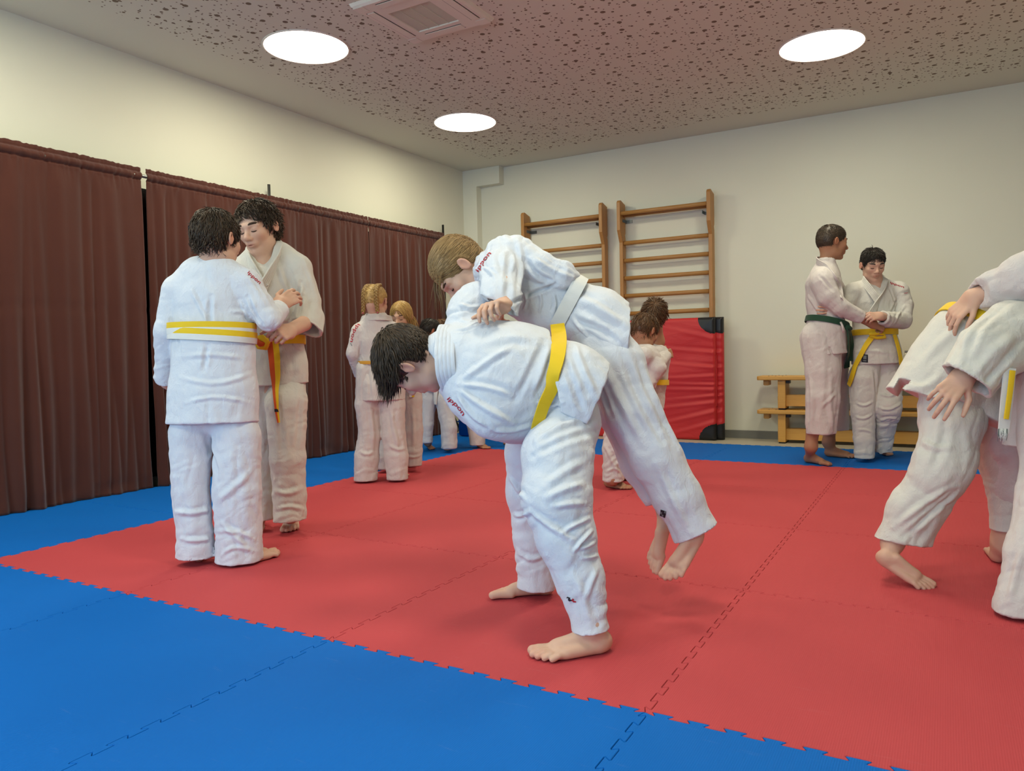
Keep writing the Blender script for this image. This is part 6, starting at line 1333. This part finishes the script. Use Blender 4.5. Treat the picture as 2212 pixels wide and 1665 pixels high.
# ---- M: stooping fighter, N: partner mostly outside the frame
def stooping():
    p = Person(2.78, floor_at(2040, 1250), 'barefoot stooping fighter with yellow belt, head out of the picture', SK1, GI2, .0033, .0043, 271)
    b = p.b
    p.chain(b, [(2050, 800, 0, 60), (2130, 730, .02, 60), (2240, 680, .05, 55)], .05, .9); f = nz(.75*RH-.65*Z+.1*FH); p.make_head(2330, 690, .05, f, nz(.7*RH+.7*Z), .225, (2270, 672, .06), .05)
    fh = at(1886, 1206, 2.72); p.tint += foot(b, fh, fh+nz(at(1970, 1254, 2.655)-fh)*.215, -1, at(1928, 1172, 2.72), at(1962, 1110, 2.73), .034, rt=.04, up=nz(UP*.62+RT*.35-FW*.6))
    h = floor_at(2158, 1219); p.tint += foot(b, h, h+.23*dv(.5, 0, .9), 1, at(2172, 1175, 2.88), at(2176, 1090, 2.86), .046, rt=.055)
    p.chain(b, [(2055, 850, -.05, 50), (2060, 1000, -.10, 38), (1960, 1110, -.05, 26)]); p.chain(b, [(2130, 880, .08, 48), (2175, 1020, .08, 34), (2176, 1090, .08, 28)])
    p.chain(b, [(2240, 700, -.2, 36), (2150, 740, -.28, 28), (2090, 800, -.3, 22)])
    w = at(2080, 815, 2.47); p.tint += hand(b, w, at(2035, 862, 2.45)-w, dv(.5, -.2, .8), nz(.75*RH-.5*Z-.3*FH), .168, (16, 22, 26, 30), 12, (55, 10), at(2110, 780, 2.48), .034)
    p.chain(b, [(2250, 690, .25, 34), (2300, 800, .3, 26), (2280, 900, .25, 20)]); w = p.P(2278, 905, .24); p.tint += hand(b, w, dv(0, -1, 0), dv(-1, 0, 0), dv(0, 0, -1), .165, (30, 35, 40, 40), 5)
    j = p.j
    p.chain(j, [(2052, 790, 0, 84), (2085, 745, 0, 80), (2120, 730, .02, 72)], .05, .9, TO); p.chain(j, [(2120, 730, .02, 72), (2180, 735, .04, 90), (2250, 700, .05, 88)], .05, .9, TO)
    p.chain(j, [(2052, 790, 0, 82), (2035, 830, -.01, 88), (2000, 890, -.02, 96)], .03, .9, SKT); p.chain(j, [(2090, 800, .02, 84), (2110, 850, .02, 92), (2130, 940, .03, 100)], .03, .9, SKT)
    j.cut(p.P(2015, 874, -.02), nz(-UP*.92-RT*.36), .24, .003); j.cut(p.P(2130, 922, .03), nz(-UP*.88+(-RT)*.44), .30, .003)
    arm = dict(c0=.004, c1=.004, d=.009, ld=.06, lc=.07)
    sl = SDF(); p.chain(sl, [(2260, 705, -.15, 82), (2190, 728, -.24, 78), (2130, 765, -.30, 66), (2070, 845, -.33, 56)], .015, .8, arm); p.cuff(sl, at(2088, 826, 2.47), nz(-RT*.62-UP*.78), .105, .8, .10, .008); j.grp(sl, .015)
    p.chain(j, [(2255, 690, .25, 60), (2300, 795, .3, 48), (2284, 880, .26, 40)], .02, 1, SL); p.cuff(j, p.P(2286, 872, .26), -Z, .07)
    j.rc(p.P(2340, 690, .05), p.P(2300, 675, .05), .08, .07, .006, 1, None, 's')
    t = p.t
    p.chain(t, [(2060, 820, -.02, 74), (2056, 900, -.05, 66), (2046, 985, -.08, 60), (2030, 1020, -.09, 58), (1975, 1110, -.06, 56), (1945, 1190, -.05, 56), (1935, 1225, -.05, 56)], .03, .8, dict(c0=.003, c1=.004, cm=.004, d=.009, ld=.055, lc=.06))
    p.cuff(t, at(1952, 1172, 2.73), nz(-UP*.97-RT*.14), .098, .8, .08, .007)
    p.chain(t, [(2120, 860, .08, 70), (2165, 980, .08, 52), (2178, 1080, .08, 38), (2177, 1190, .08, 35)], .02, .9, TR); p.cuff(t, p.P(2177, 1146, .08), -Z, .07, .9, .06, .006)
    p.finish_body()
    p.clothe([([(1990, 780), (2030, 740), (2080, 700)], 14, .006), ([(1950, 830), (2000, 850), (2040, 800)], 12, .007), ([(2090, 760), (2110, 700), (2160, 670)], 10, -.008), ([(2100, 820), (2140, 760), (2200, 720)], 14, .008), ([(2120, 840), (2160, 790), (2205, 740)], 10, -.007)], [([(1990, 950), (2010, 970), (2050, 965)], 10, .010), ([(1930, 1140), (1990, 1090), (2060, 1050)], 9, .009), ([(1950, 1160), (2010, 1110), (2070, 1060)], 8, -.009), ([(2040, 920), (2030, 980), (2010, 1020)], 12, -.007)])
    p.belt(p.P(2108, 738, .01), nz(RT*.75+UP*.65), .042, [YEL], .21, off=.004)
    p.band_px([(2076, 664), (2092, 676), (2106, 690)], 15, [YEL], 'belt_layer', .010, .006, 12)
    p.hair(HB, lambda P: whorl(P), 900, .16, .011); ALL.append(p)
def partner():
    p = Person(2.50, floor_at(2260, 1290), 'upright fighter at the picture edge, fraying belt hanging, one hand on the stooping fighter', SK1, GI3, .0038, .0048, 301)
    b = p.b
    p.make_head(2330, 400, .12, dv(-.9, -.3, .3), Z-.1*RH, .235, (2310, 500, .12), .055)
    p.chain(b, [(2310, 500, .12, 40), (2300, 620, .1, 60), (2290, 800, .08, 60)], .05, .9)
    p.chain(b, [(2290, 560, -.02, 34), (2190, 610, .06, 26), (2120, 640, .15, 20)])
    w = at(2102, 642, 2.66); p.tint += hand(b, w, at(2062, 680, 2.68)-w, dv(.3, -.7, .4), nz(-.5*RH-.2*Z-.8*FH), .160, (20, 25, 30, 30), 6, (35, 15), at(2150, 625, 2.62), .032)
    p.chain(b, [(2330, 560, .25, 34), (2360, 680, .2, 26), (2290, 720, .1, 20)]); w = p.P(2282, 722, .1); p.tint += hand(b, w, dv(-1, 0, .2), dv(0, -1, 0), dv(0, 0, -1), .16, (40, 45, 50, 50), 4)
    h = floor_at(2205, 1322); p.tint += foot(b, h, h+.235*dv(.9, 0, -.35), -1, at(2225, 1270, 2.36), at(2250, 1140, 2.42), .042)
    h = floor_at(2185, 1180); p.tint += foot(b, h+.12*FH+.05*RH, h+.12*FH+.05*RH+.23*dv(.4, 0, -.9), 1, at(2215, 1130, 3.0), at(2225, 1040, 2.9), .042)
    p.chain(b, [(2280, 850, .0, 50), (2270, 1010, -.05, 36), (2250, 1140, -.1, 28)]); p.chain(b, [(2250, 850, .2, 46), (2235, 1000, .35, 34), (2225, 1040, .4, 28)])
    j = p.j
    p.chain(j, [(2300, 600, .1, 96), (2296, 700, .08, 92), (2295, 760, .08, 92)], .05, .8, TO); p.chain(j, [(2295, 760, .08, 92), (2285, 860, .06, 100), (2280, 1000, .06, 106)], .03, .82, SKT); p.chain(j, [(2270, 560, -.02, 50), (2330, 545, .2, 50)], .04)
    sl = SDF(); p.chain(sl, [(2285, 570, -.02, 62), (2220, 600, .02, 56), (2150, 622, .10, 38), (2090, 645, .16, 30)], .015, .9, dict(c0=.004, c1=.005, d=.009, ld=.05)); p.cuff(sl, at(2104, 640, 2.65), nz(-RT*.96-UP*.2), .07, .9, .07, .008); j.grp(sl, .015)
    p.chain(j, [(2340, 570, .22, 58), (2362, 680, .2, 46), (2295, 718, .1, 36)], .02, 1, SL); p.cuff(j, p.P(2300, 717, .1), p.P(2295, 718, .1)-p.P(2362, 680, .2), .08)
    j.cut(p.P(2285, 955, .06), nz(-UP+.1*RT), .4, .003); j.rc(p.P(2325, 450, .12), p.P(2310, 500, .12), .085, .07, .006, 1, None, 's')
    t = p.t
    p.chain(t, [(2290, 820, .0, 84), (2285, 950, -.03, 74), (2272, 1080, -.08, 66), (2240, 1200, -.13, 62), (2215, 1310, -.16, 58), (2205, 1350, -.17, 58)], .03, .85, TR); t.cut(floor_at(2205, 1330, .012), -Z, .14, .003)
    p.chain(t, [(2250, 820, .2, 66), (2190, 950, .32, 60), (2190, 1050, .36, 52), (2215, 1140, .42, 42)], .03, .9, TR); t.cut(at(2214, 1128, 2.9), -Z, .1, .003)
    p.finish_body(); p.clothe((), [([(2210, 1180), (2190, 1250), (2180, 1300)], 10, .008)])
    p.belt(p.P(2295, 762, .08), UP, .045, [YEL], .19)
    p.band_px([(2186, 800, -.10), (2180, 850, -.10), (2172, 905, -.10)], [11, 10, 9], [YEL], 'belt_end', .0, .006, 16, dd=1, face=-FW); p.band_px([(2180, 795, -.09), (2174, 860, -.09), (2166, 935, -.09)], [26, 26, 22], [WHI], 'belt_end', .0, .005, 16, dd=1, face=-FW)
    m = MB(); r_ = np.random.default_rng(2)
    for i in range(26):
        x = 2157+i*.75; m.tube([tuple(at(x, 926, 2.405)), tuple(at(x+r_.uniform(-3, 4), 940, 2.40)), tuple(at(x+r_.uniform(-6, 8), 950+r_.uniform(-6, 6), 2.40))], [.0012, .001, .0006], 4, int(r_.random() < .4))
    m.build('frayed_threads', [WHI, GRYT], p.root, True)
    p.hair(HB, lambda P: whorl(P), 900, .16, .011); ALL.append(p)
for k, fn_ in (('A', boy_back), ('B', teen), ('C', girl_braids), ('D', girl_blonde), ('E', small_pair), ('G', thrower), ('H', carried_girl), ('I', hidden_pair), ('K', green_belt), ('L', yellow_belt), ('M', stooping), ('N', partner)):
    if want(k): fn_()
